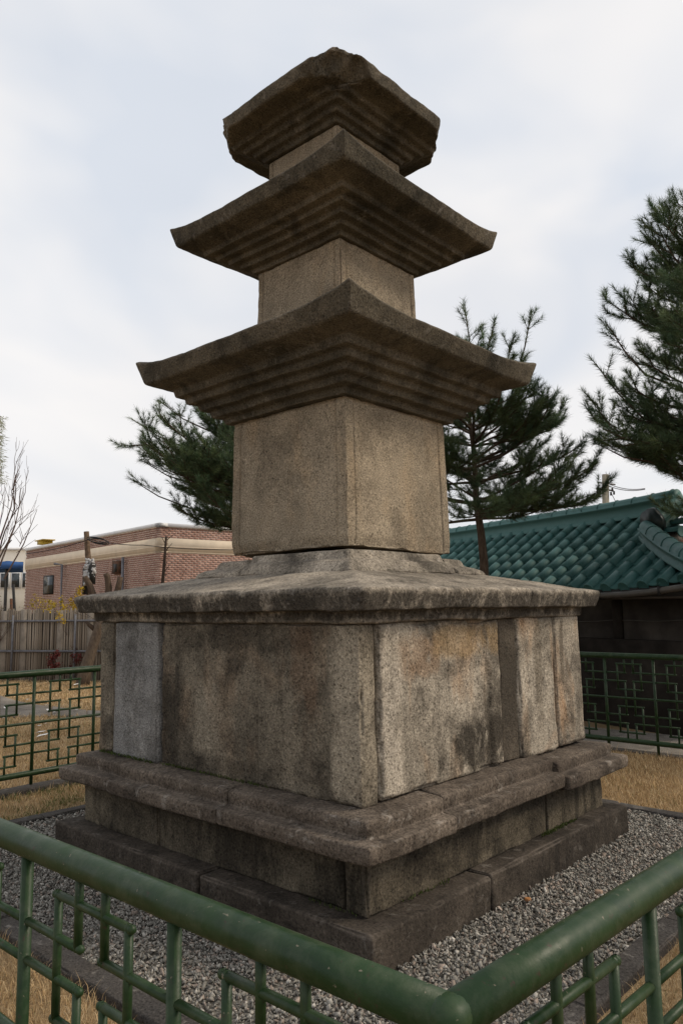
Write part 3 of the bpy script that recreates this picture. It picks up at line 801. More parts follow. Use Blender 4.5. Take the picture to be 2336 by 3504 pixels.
def grass_patch(x0, x1, y0, y1, dens, lmean, green, mask=None, wd=.0028):
    n = int((x1-x0)*(y1-y0)*dens)
    x = rng.uniform(x0, x1, n); y = rng.uniform(y0, y1, n)
    cl = fbm(np.c_[x*3.2, y*3.2, np.zeros(n)], 33, 3)
    keep = rng.uniform(0, 1, n) < .75+.5*cl
    if mask is not None: keep &= mask(x, y)
    x, y, cl = x[keep], y[keep], cl[keep]; n = len(x)
    if n == 0: return
    ln = .82*lmean*np.exp(rng.normal(0, .38, n))*(1+.3*cl)
    lean_ = rng.uniform(.3, .95, n)
    pal = np.array([[.53, .385, .215], [.41, .285, .15], [.64, .50, .31], [.29, .195, .10]])
    c = pal[rng.choice(4, n, p=[.38, .28, .2, .14])]*np.exp(rng.normal(0, .18, n))[:, None]
    gf = (rng.uniform(0, 1, n) < green*np.clip(.5+1.3*cl, 0, 1.6))[:, None]
    c = np.where(gf, np.array([.11, .135, .045])*np.exp(rng.normal(0, .25, n))[:, None], c)
    gm.add(*blades(x, y, ln, np.full(n, wd), lean_, c)[:2], c=np.repeat(c, 5, axis=0))
far_side = lambda x, y: (x+3.15)*0+1 > 0
grass_patch(-.6, 3.6, -3.9, -2.235, 9500, .050, .05)
grass_patch(2.235, 3.7, -2.3, .4, 9500, .050, .06)
grass_patch(-3.05, -2.235, -2.6, 2.6, 8500, .040, .42, wd=.0045)
grass_patch(-3.05, -.6, -3.1, -2.235, 4000, .045, .2, wd=.004)
grass_patch(-1.2, 3.2, 2.05, 4.12, 9000, .045, .03, wd=.0045)
grass_patch(2.235, 3.2, .4, 4.1, 5000, .045, .03, wd=.004)
# lawn behind the left fence: coarser with distance
path_pts = [on_ground(*p)[:2] for p in ((-30, 1597), (0, 1599), (26, 1602), (43, 1614), (120, 1625), (184, 1633), (300, 1637), (300, 1650), (128, 1647), (56, 1647), (0, 1650), (-30, 1651))]
def in_poly(x, y, poly):
    r = np.zeros(len(x), bool)
    for (ax, ay), (bx, by) in zip(poly, poly[1:]+poly[:1]):
        c_ = ((ay > y) != (by > y)) & (x < (bx-ax)*(y-ay)/(by-ay+1e-12)+ax); r ^= c_
    return r
def depth_xy(x, y): return (x-CAM[0])*FWD[0]+(y-CAM[1])*FWD[1]
def lat_xy(x, y): return (x-CAM[0])*RGT[0]+(y-CAM[1])*RGT[1]
def left_view(x, y):
    Z = depth_xy(x, y); L = lat_xy(x, y)/Z
    return (L < -.27) & (L > -.50) & (Z > 6.5) & (x < -3.25)
grass_patch(-6.5, -3.27, -1.8, 3.5, 4200, .05, .05, lambda x, y: left_view(x, y) & ~in_poly(x, y, path_pts), .006)
grass_patch(-16, -6.5, -.5, 9., 1500, .055, .04, lambda x, y: left_view(x, y) & ~in_poly(x, y, path_pts), .009)
o = gm.build('grass', M['grass'], None); tag(o, 'short straw coloured winter grass covering the lawn', 'grass', kind='stuff')

# moss in the joints
mm = MB()
def moss(c0, c1, n, wz=.01):
    c0 = np.array(c0); c1 = np.array(c1)
    t = rng.uniform(0, 1, n)[:, None]; p = c0+(c1-c0)*t+rng.normal(0, .008, (n, 3))*np.array([1, 1, .2])
    cc = np.array([.055, .075, .018])*np.exp(rng.normal(0, .35, n))[:, None]
    v, f, c_ = blades(p[:, 0], p[:, 1], rng.uniform(.008, .022, n), np.full(n, .006), rng.uniform(.2, .9, n), cc)
    v[:, 2] += np.repeat(p[:, 2], 5); mm.add(v, f, c=c_)
moss((-1.15, -1.215, .655), (-.5, -1.225, .655), 260)
moss((-.45, -1.20, .655), (.55, -1.215, .655), 200)
moss((1.275, .35, .20), (1.275, .8, .20), 260)
moss((1.27, -1.0, .20), (1.27, -.6, .20), 60)
moss((.9, -1.275, .20), (1.2, -1.275, .20), 50)
o = mm.build('moss', M['leaf'], None); tag(o, 'small green moss tufts in the joints of the pagoda base', 'moss', kind='stuff')

# ------------------------------------------------------------------ flagstone path (left) and paver path (right)
fp = empty('flagstone_path', (-8, 2, 0), kind='structure')
r_ = random.Random(4)
def flag(poly, z):
    poly = np.array(poly); c_ = poly.mean(axis=0); k = len(poly)
    top = c_+(poly-c_)*.97
    v = np.concatenate([np.c_[poly, np.zeros(k)], np.c_[poly, np.full(k, z-.006)], np.c_[top, np.full(k, z)], [[*c_, z]]])
    j = np.arange(k); jn = (j+1) % k
    q = np.concatenate([np.stack([j, jn, jn+k, j+k], -1), np.stack([j+k, jn+k, jn+2*k, j+2*k], -1)])
    t = np.stack([j+2*k, jn+2*k, np.full(k, 3*k)], -1)
    mk('flagstone', v, [q, t], M['flag'], fp)
xs = np.linspace(-40, 320, 10)
def yb(x): return np.interp(x, [-40, 0, 128, 320], [1651, 1650, 1647, 1650])
def yt(x): return np.interp(x, [-40, 0, 26, 43, 120, 184, 320], [1597, 1599, 1602, 1614, 1625, 1633, 1637])
for a, b in zip(xs[:-1], xs[1:]):
    rows = 2 if a < 60 else 1
    for k in range(rows):
        f0, f1 = k/rows, (k+1)/rows
        jit = lambda: r_.uniform(-2.5, 2.5)
        pts = [(a+1, yt(a)*(1-f0)+yb(a)*f0+.4), (b-1, yt(b)*(1-f0)+yb(b)*f0+.4), (b-1+jit(), yt(b)*(1-f1)+yb(b)*f1-.4), (a+1, yt(a)*(1-f1)+yb(a)*f1-.4)]
        flag([on_ground(*p)[:2] for p in pts], .018+r_.uniform(0, .008))
pv = empty('paver_path', (0, 4.8, 0), kind='structure')
pv_me = None
v, q = rblock((-.29, -.29, -.03), (.29, .29, .022), .06, .008, .0015, 5, .004, 5)
pv_me = mesh_data('paver', v, [q], M['paver'], True)
for i in range(-6, 9):
    for j in range(2): place('paver', pv_me, (i*.59+.1, 4.60+j*.59, .004*r_.random()), None, pv)

# ------------------------------------------------------------------ pine trees
def norm(v): return v/(np.linalg.norm(v)+1e-9)
def pine(base, height, z_crown, radius, label, seed, lean_=(0, 0), trunk_r=.075, whorl=.26, nbr=5, side=None, top_len=.35, el0=0., inner=.30, needle_w=.0050, dens=1.45, long_shoots=None):
    R = random.Random(seed)
    base = np.array(base, float); base[2] = 0
    root = empty('pine_tree', base, label, 'pine tree', 'pine trees around the pagoda')
    nz = 14
    tz = np.linspace(-.1, height, nz)
    wob = np.cumsum(np.array([[R.gauss(0, .03), R.gauss(0, .03)] for _ in range(nz)]), axis=0)
    trunk = np.c_[base[0]+lean_[0]*tz/height+wob[:, 0], base[1]+lean_[1]*tz/height+wob[:, 1], tz]
    tr = trunk_r*np.clip(1-.86*(tz/height)**1.1, .08, 1)
    v, f = tube(trunk, tr, 9); mk('trunk', v, f, M['bark'], root, True)
    br = MB(); shoots = []                              # (p0, p1, weight)
    def trunk_at(z): return np.array([np.interp(z, tz, trunk[:, 0]), np.interp(z, tz, trunk[:, 1]), z])
    def limb(p, d, L, r, lvl, up):
        n = 7 if lvl == 0 else 4
        pts = [p]; step = L/n
        for i in range(n):
            t = (i+1)/n
            d = norm(d+np.array([R.gauss(0, .09), R.gauss(0, .09), R.gauss(0, .06)])+np.array([0, 0, up*(t-.35)]))
            p = p+d*step; pts.append(p)
        pts = np.array(pts)
        br.add(*tube(pts, np.linspace(r, max(r*.3, .0025), len(pts)), 5 if lvl == 0 else 3, False))
        if lvl < 2:
            s_ = .10 if lvl == 0 else .085
            t0_ = inner if lvl == 0 else .25; k = int(L*(1-t0_)/s_)
            for j in range(k):
                t = t0_+(.98-t0_)*(j+R.random()*.7)/max(k, 1)
                q_ = np.array([np.interp(t*(len(pts)-1), np.arange(len(pts)), pts[:, c]) for c in range(3)])
                i0 = min(int(t*(len(pts)-1)), len(pts)-2); ax = norm(pts[i0+1]-pts[i0])
                sd = norm(np.cross(ax, [0, 0, 1.]))*(1 if (j % 2) else -1)
                nd = norm(ax*R.uniform(.55, 1.0)+sd*R.uniform(.4, .9)+np.array([0, 0, R.uniform(-.15, .45)]))
                ll = L*R.uniform(.25, .42)*(1.1-t*.6) if lvl == 0 else L*R.uniform(.3, .5)*(1.1-t*.4)
                if ll > .05: limb(q_, nd, min(ll, .75), max(r*.42, .003), lvl+1, up*.9)
        # leafy end
        tipd = norm(pts[-1]-pts[-2]+np.array([0, 0, .35*np.linalg.norm(pts[-1]-pts[-2])]))
        a0 = pts[-2] if lvl else pts[-1]-tipd*.15
        e = pts[-1]+tipd*R.uniform(.05, .12)
        shoots.append((a0, e, 1.))
        if lvl >= 1: shoots.append((pts[0]+(pts[1]-pts[0])*.5, pts[-2], .9))
    z = z_crown
    while z < height-.12:
        t = (z-z_crown)/(height-z_crown)
        rad = radius(t)
        for k in range(nbr if t < .8 else max(3, nbr-1)):
            az = R.uniform(0, 2*math.pi)
            if side is not None and R.random() < .45: az = side+R.gauss(0, .7)
            L = rad*R.uniform(.6, 1.12)
            el = R.uniform(-.05, .30)+el0+.65*t
            d = np.array([math.cos(az)*math.cos(el), math.sin(az)*math.cos(el), math.sin(el)])
            limb(trunk_at(z+R.uniform(-.06, .06)), d, L, .007+.011*L, 0, .24)
        z += whorl*R.uniform(.75, 1.2)*(1-.25*t)
    tp = trunk_at(height); shoots.append((tp-np.array([0, 0, top_len]), tp+np.array([0, 0, .12]), 2.2))
    for s_ in (long_shoots or []):
        p0, p1 = np.array(s_[0]), np.array(s_[1])
        tq = trunk_at(max(p0[2]-.30, z_crown)); br.add(*tube(np.array([tq, (tq+p0)/2+np.array([0, 0, -.06]), p0]), [.020, .015, .012], 5, False))
        mid = (p0+p1)/2+np.array([0, 0, -.05]); br.add(*tube(np.array([p0, mid, p1]), [.012, .009, .005], 4, False))
        for q0, q1, w_ in ((p0+(p1-p0)*.45, p1, 2.5),): shoots.append((q0, q1+norm(p1-p0)*.06, w_))
        for k in range(4):
            t = R.uniform(.35, .85); q0 = p0+(p1-p0)*t; dd = norm(norm(p1-p0)+np.array([R.gauss(0, .6), R.gauss(0, .6), .35+R.gauss(0, .2)]))
            br.add(*tube([q0, q0+dd*.2], [.005, .003], 3, False)); shoots.append((q0+dd*.06, q0+dd*R.uniform(.2, .3), 1.4))
    br.build('branches', M['bark'], root, True)
    A = np.array([s[0] for s in shoots]); B = np.array([s[1] for s in shoots]); Wt = np.array([s[2] for s in shoots])
    rg = np.random.default_rng(seed)
    cnt = np.maximum(14, (46*dens*Wt).astype(int)); idx = np.repeat(np.arange(len(A)), cnt); n = len(idx)
    t = rg.uniform(0, 1, n)**.8
    ax = B-A; ax /= np.linalg.norm(ax, axis=1)[:, None]+1e-9; ax = ax[idx]
    p = A[idx]+(B-A)[idx]*t[:, None]
    rd = rg.normal(size=(n, 3)); rd -= (rd*ax).sum(1)[:, None]*ax; rd /= np.linalg.norm(rd, axis=1)[:, None]
    al = rg.uniform(.35, 1.45, n)*(1-.4*t)
    d = ax*np.cos(al)[:, None]+rd*np.sin(al)[:, None]; d[:, 2] -= .06
    ln = rg.uniform(.06, .125, n)
    w = np.cross(d, rg.normal(size=(n, 3))); w /= np.linalg.norm(w, axis=1)[:, None]; w *= needle_w/2
    V = np.stack([p-w, p+w, p+d*ln[:, None]], 1).reshape(-1, 3)
    tone = np.exp(rg.normal(0, .25, len(A)))[idx][:, None]; hue = rg.uniform(0, 1, len(A))[idx][:, None]
    c = (np.array([.050, .088, .046])*(1-hue)+np.array([.105, .138, .058])*hue)*tone*np.exp(rg.normal(0, .2, n))[:, None]
    mk('crown', V, np.arange(3*n).reshape(-1, 3), M['needle'], root, False, np.repeat(c, 3, axis=0))
    return root
ang = lambda d: math.atan2(d[1], d[0])
p = at(640, 1392, 11.5)
pine(p, 4.5, 2.55, lambda t: float(np.interp(t, [0, .3, .6, .8, 1], [1.9, 2.25, 1.9, 1.0, .25])), 'dark pine with spreading boughs behind the pagoda, left of its first storey', 11, side=ang(-RGT), nbr=6, trunk_r=.10, whorl=.25, el0=-.03,
     long_shoots=[(at(430, 1030, 11.3), at(302, 962, 11.3)), (at(430, 1165, 11.2), at(300, 1100, 11.2)), (at(440, 1110, 11.4), at(330, 1060, 11.4)), (at(470, 985, 11.3), at(372, 925, 11.3))])
p = at(1104, 1392, 9.6)
pine(p, 4.72, 2.72, lambda t: float(np.interp(t, [0, .25, .55, .8, 1], [1.45, 1.55, 1.2, .7, .25])), 'bushy pine right of the pagoda, its bare lower trunk before the tiled roof', 23, nbr=7, trunk_r=.085, whorl=.22, inner=.22,
     long_shoots=[(at(1090, 860, 9.5), at(1066, 700, 9.5)), (at(1190, 850, 9.7), at(1218, 728, 9.7)), (at(1100, 850, 9.5), at(1135, 745, 9.5)), (at(1150, 860, 9.6), at(1180, 775, 9.6))])
p = at(1755, 1392, 8.6)
pine(p, 6.85, 2.75, lambda t: float(np.interp(t, [0, .25, .46, .68, .8, 1], [1.55, 1.7, 1.6, 1.0, .62, .2])), 'tall dark pine reaching in from the right edge above the green roof', 37, nbr=6, side=ang(-RGT), trunk_r=.10, whorl=.32, inner=.30, dens=1.4,
     long_shoots=[(at(1475, 960, 8.5), at(1362, 830, 8.5)), (at(1480, 860, 8.4), at(1390, 740, 8.4)), (at(1560, 620, 8.5), at(1478, 540, 8.5)), (at(1568, 560, 8.5), at(1518, 472, 8.5)), (at(1440, 1010, 8.5), at(1345, 905, 8.5)),
                  (at(1490, 1060, 8.4), at(1372, 1020, 8.4))])

# ------------------------------------------------------------------ bare tree, pruned tree, shrubs
def branching(p, d, L, r, lvl, R, mb, spread=.5, up=.15, ends=None, kids=(2, 4), shrink=.68, k=5):
    n = 4; pts = [p]
    for i in range(n):
        d = norm(d+np.array([R.gauss(0, .13), R.gauss(0, .13), R.gauss(0, .1)+up*.3])); p = p+d*L/n; pts.append(p)
    mb.add(*tube(pts, np.linspace(r, r*.6, n+1), k, False))
    if ends is not None: ends.append((pts[-2], pts[-1], lvl))
    if lvl <= 0: return
    for j in range(R.randint(*kids)):
        t = R.choice((2, 3, 4, 4)); nd = norm(d+np.array([R.gauss(0, spread), R.gauss(0, spread), R.gauss(0, spread*.7)+up]))
        branching(pts[t], nd, L*shrink*R.uniform(.75, 1.15), r*.58, lvl-1, R, mb, spread, up, ends, kids, shrink, max(3, k-1))
bt = at(-28, 1392, 12.5); bt[2] = 0
tree = empty('bare_tree', bt, 'leafless tree with thin upright reddish twigs at the left edge', 'tree')
mb = MB(); mb.add(*tube([bt+[0, 0, -.1], bt+[.02, 0, .8], bt+[.05, .03, 1.7]], [.09, .075, .06], 8)); mb.build('trunk', M['bark_grey'], tree, True)
mb = MB(); R = random.Random(5); ends = []
for k in range(5):
    d = norm(RGT*R.uniform(-.15, .40)+FWD*R.uniform(-.3, .3)+UPV*1.)
    branching(bt+np.array([.05, .03, 1.4+.06*k]), d, .95, .030, 4, R, mb, .36, .28, ends, (2, 3), .74)
for q0, q1 in (((10, 1330), (86, 1170)), ((0, 1300), (55, 1120)), ((0, 1240), (38, 1090))):
    a, b = at(*q0, 12.4), at(*q1, 12.4); mb.add(*tube([a, (a+b)/2+RGT*.05, b], [.018, .012, .004], 4, False))
    for j in range(9):
        t = R.uniform(.3, .95); s = a+(b-a)*t; e = s+norm((b-a)*.6/np.linalg.norm(b-a)+RGT*R.gauss(0, .5)+FWD*R.gauss(0, .5)+UPV*.3)*R.uniform(.15, .42); mb.add(*tube([s, e], [.006, .003], 3, False))
mb.build('branches', M['twig'], tree, True)
lm = MB(); rg = np.random.default_rng(3)
n = 520
pl = np.array([at(x, y, 12.3+dz) for x, y, dz in zip(np.abs(rg.normal(0, 7, n))-3, rg.uniform(955, 1110, n), rg.normal(0, .3, n))])
d = rg.normal(size=(n, 3)); d[:, 2] = -np.abs(d[:, 2])*.5; d /= np.linalg.norm(d, axis=1)[:, None]
w = np.cross(d, rg.normal(size=(n, 3))); w /= np.linalg.norm(w, axis=1)[:, None]
lm.add(np.stack([pl-w*.006, pl+w*.006, pl+d*.09], 1).reshape(-1, 3), np.arange(3*n).reshape(-1, 3), c=np.repeat(np.array([.30, .31, .22])*np.exp(rg.normal(0, .2, n))[:, None], 3, axis=0))
lm.build('crown', M['leaf'], tree)

pt = on_ground(188, 1575); pt[2] = 0; pz = float((pt-CAM) @ FWD)
tree = empty('pruned_tree', pt, 'leaning pruned tree trunk standing before the wooden fence', 'tree')
tp = lambda x, y: at(x, y, pz)
v, f = tube([pt+[0, 0, -.1], tp(196, 1540), tp(212, 1490), tp(220, 1465), tp(228, 1440), tp(240, 1415)], [.155, .13, .11, .105, .10, .09], 9); mk('trunk', v, f, M['bark_grey'], tree, True)
mb = MB()
mb.add(*tube([tp(224, 1450), tp(206, 1436), tp(200, 1428)], [.06, .045, .035], 6))
for a in (((240, 1415), (247, 1380), (250, 1350), (247, 1325), (243, 1318)), ((240, 1415), (262, 1385), (272, 1350), (277, 1325)), ((238, 1420), (215, 1370), (207, 1345), (195, 1325))):
    mb.add(*tube([tp(*q) for q in a], np.linspace(.085, .06, len(a)), 7))
mb.build('branches', M['bark'], tree, True)

def shrub(name, D, Z, w, h0, h1, n, label, cat, flowers=None, leaf=None, mat='twig', seed=1, lvl=2, z_base=0., group=None):
    R = random.Random(seed); c = at(D, 1392, Z); c[2] = z_base
    root = empty(name, c, label, cat, group)
    mb = MB(); ends = []
    for k in range(n):
        b = c+RGT*R.uniform(-w, w)*.5+FWD*R.uniform(-.4, .4)
        d = norm(RGT*R.gauss(0, .28)+FWD*R.gauss(0, .25)+UPV)
        branching(b, d, R.uniform(h0, h1)*.5, .012, lvl, R, mb, .42, .2, ends, (2, 3), .62, 4)
    mb.build('stems', M[mat], root, True)
    fl = flowers or leaf
    if fl:
        col, cnt, size, zmin = fl
        rg = np.random.default_rng(seed)
        E0 = np.array([e[0] for e in ends]); E1 = np.array([e[1] for e in ends])
        idx = rg.integers(0, len(E0), cnt); t = rg.uniform(-.6, 1, cnt)[:, None]
        p = E0[idx]+(E1-E0)[idx]*t+rg.normal(0, .03, (cnt, 3)); p = p[p[:, 2] > zmin]; cnt = len(p)
        a = rg.normal(size=(cnt, 3)); a /= np.linalg.norm(a, axis=1)[:, None]
        b = np.cross(a, rg.normal(size=(cnt, 3))); b /= np.linalg.norm(b, axis=1)[:, None]
        s = size*rg.uniform(.6, 1.3, cnt)[:, None]
        V = np.stack([p-a*s, p-b*s*.5, p+a*s, p+b*s*.5], 1).reshape(-1, 3)
        cc = np.repeat(np.array(col)*np.exp(rg.normal(0, .22, cnt))[:, None], 4, axis=0)
        o = mk('flowers' if flowers else 'leaves', V, np.arange(4*cnt).reshape(-1, 4), M['leaf'], root, False, cc); o['kind'] = 'stuff'
    return root
shrub('forsythia', 205, 18.6, 1.3, 1.6, 2.3, 16, 'forsythia covered in yellow blossom behind the wooden fence, beside the slab corner', 'shrub', flowers=((.42, .28, .02), 5200, .030, 1.3), seed=2, group='forsythia shrubs behind the wooden fence')
shrub('forsythia', 150, 19., 1.5, 1.6, 2.4, 16, 'thinner forsythia with scattered yellow blossom in front of the brick wall', 'shrub', flowers=((.36, .26, .03), 3000, .028, 1.3), seed=3, group='forsythia shrubs behind the wooden fence')
shrub('bare_shrub', 75, 18.5, 1.9, 1.7, 2.3, 26, 'grey brown leafless shrub behind the wooden fence, right of the blue canopy', 'shrub', leaf=((.20, .17, .07), 900, .02, 1.2), seed=6)
shrub('bare_shrub', 5, 18.2, 1.5, 1.5, 2.0, 24, 'leafless shrub behind the wooden fence, under the blue canopy', 'shrub', leaf=((.12, .12, .06), 700, .02, 1.2), seed=7)
shrub('bare_shrub', 340, 16.5, 1.0, 2.4, 3.3, 6, 'thin bare shrub with crossing twigs before the brick building corner', 'shrub', seed=8, mat='dark_twig', lvl=2)
for k, (x, y) in enumerate(((116, 1535), (150, 1540), (172, 1545))):
    b = on_ground(x, y+18); Zr = float((b-CAM) @ FWD)
    shrub('red_leaf_shrub', x, Zr, (.3, .55, .6)[k], .6, (.8, 1.05, .9)[k], (8, 13, 12)[k], ('small dark red leaved shrub, leftmost of three by the wooden fence', 'middle dark red leaved shrub of three by the wooden fence', 'dark red leaved shrub nearest the leaning pruned tree')[k], 'shrub', leaf=((.115, .028, .024), (1100, 2200, 2000)[k], .03, .12), seed=20+k, lvl=2, group='red leaved shrubs by the wooden fence')

# ------------------------------------------------------------------ wooden fence
WZ = 17.6
fa, fb = at(-60, 1392, WZ+.3), at(330, 1392, WZ-.6); fa[2] = fb[2] = 0
wdir = norm(fb-fa); wlen = np.linalg.norm(fb-fa); wout = np.cross(wdir, UPV)      # towards the camera side
if wout @ FWD > 0: wout = -wout
wf = empty('wooden_fence', fa, 'weathered wooden paling fence with two pipe rails behind the lawn', 'fence')
AXW = np.array([wdir, wout, UPV])
RW = quat(wdir, wout, UPV)
v, q = box((0, 0, .5), (.044, .018, 1.)); plank_me = mesh_data('plank', v, [q], M['wood'])
v, q = box((0, 0, .5), (.16, .020, 1.)); wide_me = mesh_data('wide_plank', v, [q], M['wood_pale'])
u = 0.; k = 0; R = random.Random(9)
while u < wlen:
    h = 1.62+R.uniform(-.03, .03)
    wide = any(abs((lambda P: 784+FPX*((P-CAM) @ AX_R)/((P-CAM) @ AX_F))(fa+wdir*u+UPV*1.)-x) < 4.5 for x in (50, 131, 202, 4))
    st = .175 if wide else .056*R.uniform(.92, 1.15)
    place('wide_plank' if wide else 'plank', wide_me if wide else plank_me, fa+wdir*(u+st/2)+wout*R.uniform(-.008, .008), RW @ Matrix.Rotation(R.gauss(0, .006), 3, 'Y').to_quaternion(), wf, Vector((1, 1, h)))
    u += st; k += 1
for z in (1.36, .68):
    v, f = tube([fa+wout*.045+UPV*z, fb+wout*.045+UPV*(z-.01)], .026, 8); mk('rail', v, f, M['grey_pipe'], wf, True)
for x in (183, 20, 330):
    b = at(x, 1392, WZ-.2); b = fa+wdir*((b-fa) @ wdir)+wout*.085; b[2] = 0
    v, f = tube([b+UPV*-.1, b+UPV*1.5], .024, 8); mk('post', v, f, M['grey_pipe'], wf, True)
bk = MB(); bk.add(*box((fa+fb)/2-wout*.05+UPV*.78, (wlen, .012, 1.5), AXW)); bk.build('backing_board', M['dark_wall'], wf)

# ------------------------------------------------------------------ brick building
bc = at(365, 1392, 23.6); bc[2] = 0
fwd2 = np.array([FWD[0], FWD[1], 0.]); rg2 = RGT
dl = -rg2*math.sin(math.radians(41))+fwd2*math.cos(math.radians(41))     # left wall runs away
dr = rg2*math.cos(math.radians(41))+fwd2*math.sin(math.radians(41))      # right wall runs away
LL, LR, ZTOP = 12.2, 9.0, 4.22
bb = empty('brick_building', bc, 'low flat roofed red brick building with a cream band under a white coping', 'building')
nl = -np.cross(dl, UPV); nr = np.cross(dr, UPV)
if nl @ FWD > 0: nl = -nl
if nr @ FWD > 0: nr = -nr
def wallbox(o0, d, nrm, L, z0, z1, out, thick=.3):
    """slab whose outer face is at `out` in front of the wall line"""
    c_ = o0+d*(L/2)+nrm*(out-thick/2)+UPV*(z0+z1)/2
    return box(c_, (L, thick, z1-z0), np.array([d, nrm, UPV]))
mb = MB()
mb.add(*wallbox(bc+dl*.012, dl, nl, LL, 0, ZTOP-.02, -.012)); mb.add(*wallbox(bc+dr*.05, dr, nr, LR, 0, ZTOP-.02, -.012)); mb.build('wall', M['mortar'], bb)
ZB1, ZB2 = 3.345, 3.80
for d, nn, L in ((dl, nl, LL), (dr, nr, LR)):
    mb = MB(); mb.add(*wallbox(bc-d*.03, d, nn, L+.03, ZB1+.05, ZB2, .030)); mb.add(*wallbox(bc-d*.045, d, nn, L+.045, ZB1+.17, ZB1+.20, .036)); mb.add(*wallbox(bc-d*.02, d, nn, L+.02, ZB1+.0, ZB1+.048, .02)); mb.build('band', M['cream'], bb)
    mb = MB(); mb.add(*wallbox(bc-d*.06, d, nn, L+.06, ZTOP-.06, ZTOP+.05, .06)); mb.build('coping', M['white_trim'], bb)
mb = MB(); cc = bc+dl*LL/2+dr*LR/2; mb.add(*box(cc+UPV*(ZTOP-.1), (LL-.2, LR-.2, .05), np.array([dl, dr, UPV]))); mb.build('roof', M['white_trim'], bb)
v, q = box((0, 0, 0), (.182, .10, .052)); brick_me = mesh_data('brick', v, [q], M['brick'])
cand = []; halves = []
for wi, (d, nn, L) in enumerate(((dl, nl, LL), (dr, nr, LR))):
    for z0, z1 in ((1.25, ZB1-.01), (ZB2+.012, ZTOP-.07)):
        nrow = int((z1-z0)/.067); zz = z0 if z0 > 2 else z1-nrow*.067
        for r0 in range(nrow):
            u = .0+(.1 if r0 % 2 else 0)
            if r0 % 2: halves.append((wi, bc+d*.0445+nn*-.05+UPV*(zz+.0335+r0*.067)))
            while u+.2 < L:
                cand.append((u, wi, bc+d*(u+.095)+nn*-.05+UPV*(zz+.0335+r0*.067))); u += .20
R = random.Random(3)
def seen(P):
    d = P-CAM; x = 784+FPX*(d @ AX_R)/(d @ AX_F); y = 1176-FPX*(d @ AX_U)/(d @ AX_F)
    return -5 < x < 540 and y < 1352
cand = [(u, w_, P) for u, w_, P in cand if True]
vis = sorted([c_ for c_ in cand if seen(c_[2])], key=lambda c_: np.linalg.norm(c_[2]-CAM))
chosen = set(id(c_) for c_ in vis[:300])
RB = [Matrix(((d[0], nn[0], 0), (d[1], nn[1], 0), (0, 0, 1))) for d, nn in ((dl, nl), (dr, nr))]
RB = [(m_ if m_.determinant() > 0 else Matrix(((-m_[0][0], m_[0][1], 0), (-m_[1][0], m_[1][1], 0), (0, 0, 1)))).to_quaternion() for m_ in RB]
rest = MB()
for c_ in cand:
    u, wi, P = c_
    P = P+(nl if wi == 0 else nr)*R.uniform(-.003, .003)
    if id(c_) in chosen: place('brick', brick_me, P, RB[wi], bb)
    else: rest.add(*box(P, (.182, .10, .052), np.array([(dl, dr)[wi], (nl, nr)[wi], UPV])))
for wi, P in halves: rest.add(*box(P, (.082, .10, .052), np.array([(dl, dr)[wi], (nl, nr)[wi], UPV])))
o = rest.build('bricks', M['brick'], bb); o['kind'] = 'stuff'
def on_wall(x, y, d, nn, out=0.):
    """point of a wall seen at x, y"""
    r = ray(x, y); o0 = bc+nn*out
    return CAM+r*(((o0-CAM) @ nn)/(r @ nn))
def panel(name, x0, x1, y0, y1, mat, out, parent, d=dl, nn=nl, thick=.06):
    a, b = on_wall(x0, (y0+y1)/2, d, nn), on_wall(x1, (y0+y1)/2, d, nn); t0, t1 = on_wall((x0+x1)/2, y0, d, nn), on_wall((x0+x1)/2, y1, d, nn)
    c_ = (a+b)/2; c_[2] = (t0[2]+t1[2])/2
    v, q = box(c_+nn*(out-thick/2), (abs((b-a) @ d), thick, abs(t0[2]-t1[2])), np.array([d, nn, UPV])); return mk(name, v, q, M[mat], parent)
w_ = panel('window', 101, 124, 1322, 1365, 'black', .02, bb); panel('pane', 103, 122, 1325, 1362, 'glass', .026, w_)
w_ = panel('vent_box', 264, 280, 1288, 1318, 'rust', .10, bb, thick=.12); panel('vent_opening', 268, 275, 1296, 1314, 'black', .106, w_)
def pipe(name, pts, r, mat, parent):
    v, f = tube(pts, r, 7); return mk(name, v, f, M[mat], parent, True)
a = on_wall(283, 1280, dl, nl, .12); b = a.copy(); b[2] = .5; pipe('downpipe', [a, b], .05, 'grey_pipe', bb)
a = on_wall(143, 1297, dl, nl, .15); b = a.copy(); b[2] = .5; a2 = on_wall(126, 1295, dl, nl, .3); pipe('downpipe', [a2, a, b], .05, 'grey_pipe', bb)
a = on_wall(104, 1242, dl, nl, -2.); mb = MB(); mb.add(*box(a-UPV*.10, (.7, .5, .18), np.array([dl, nl, UPV]))); mb.add(*box(a+UPV*.01, (1.1, .6, .05), np.array([dl, nl, UPV])))
M['yellow'] = simple_mat('yellow_paint', (.42, .28, .03), .6); o = mb.build('roof_vent', M['yellow'], bb)

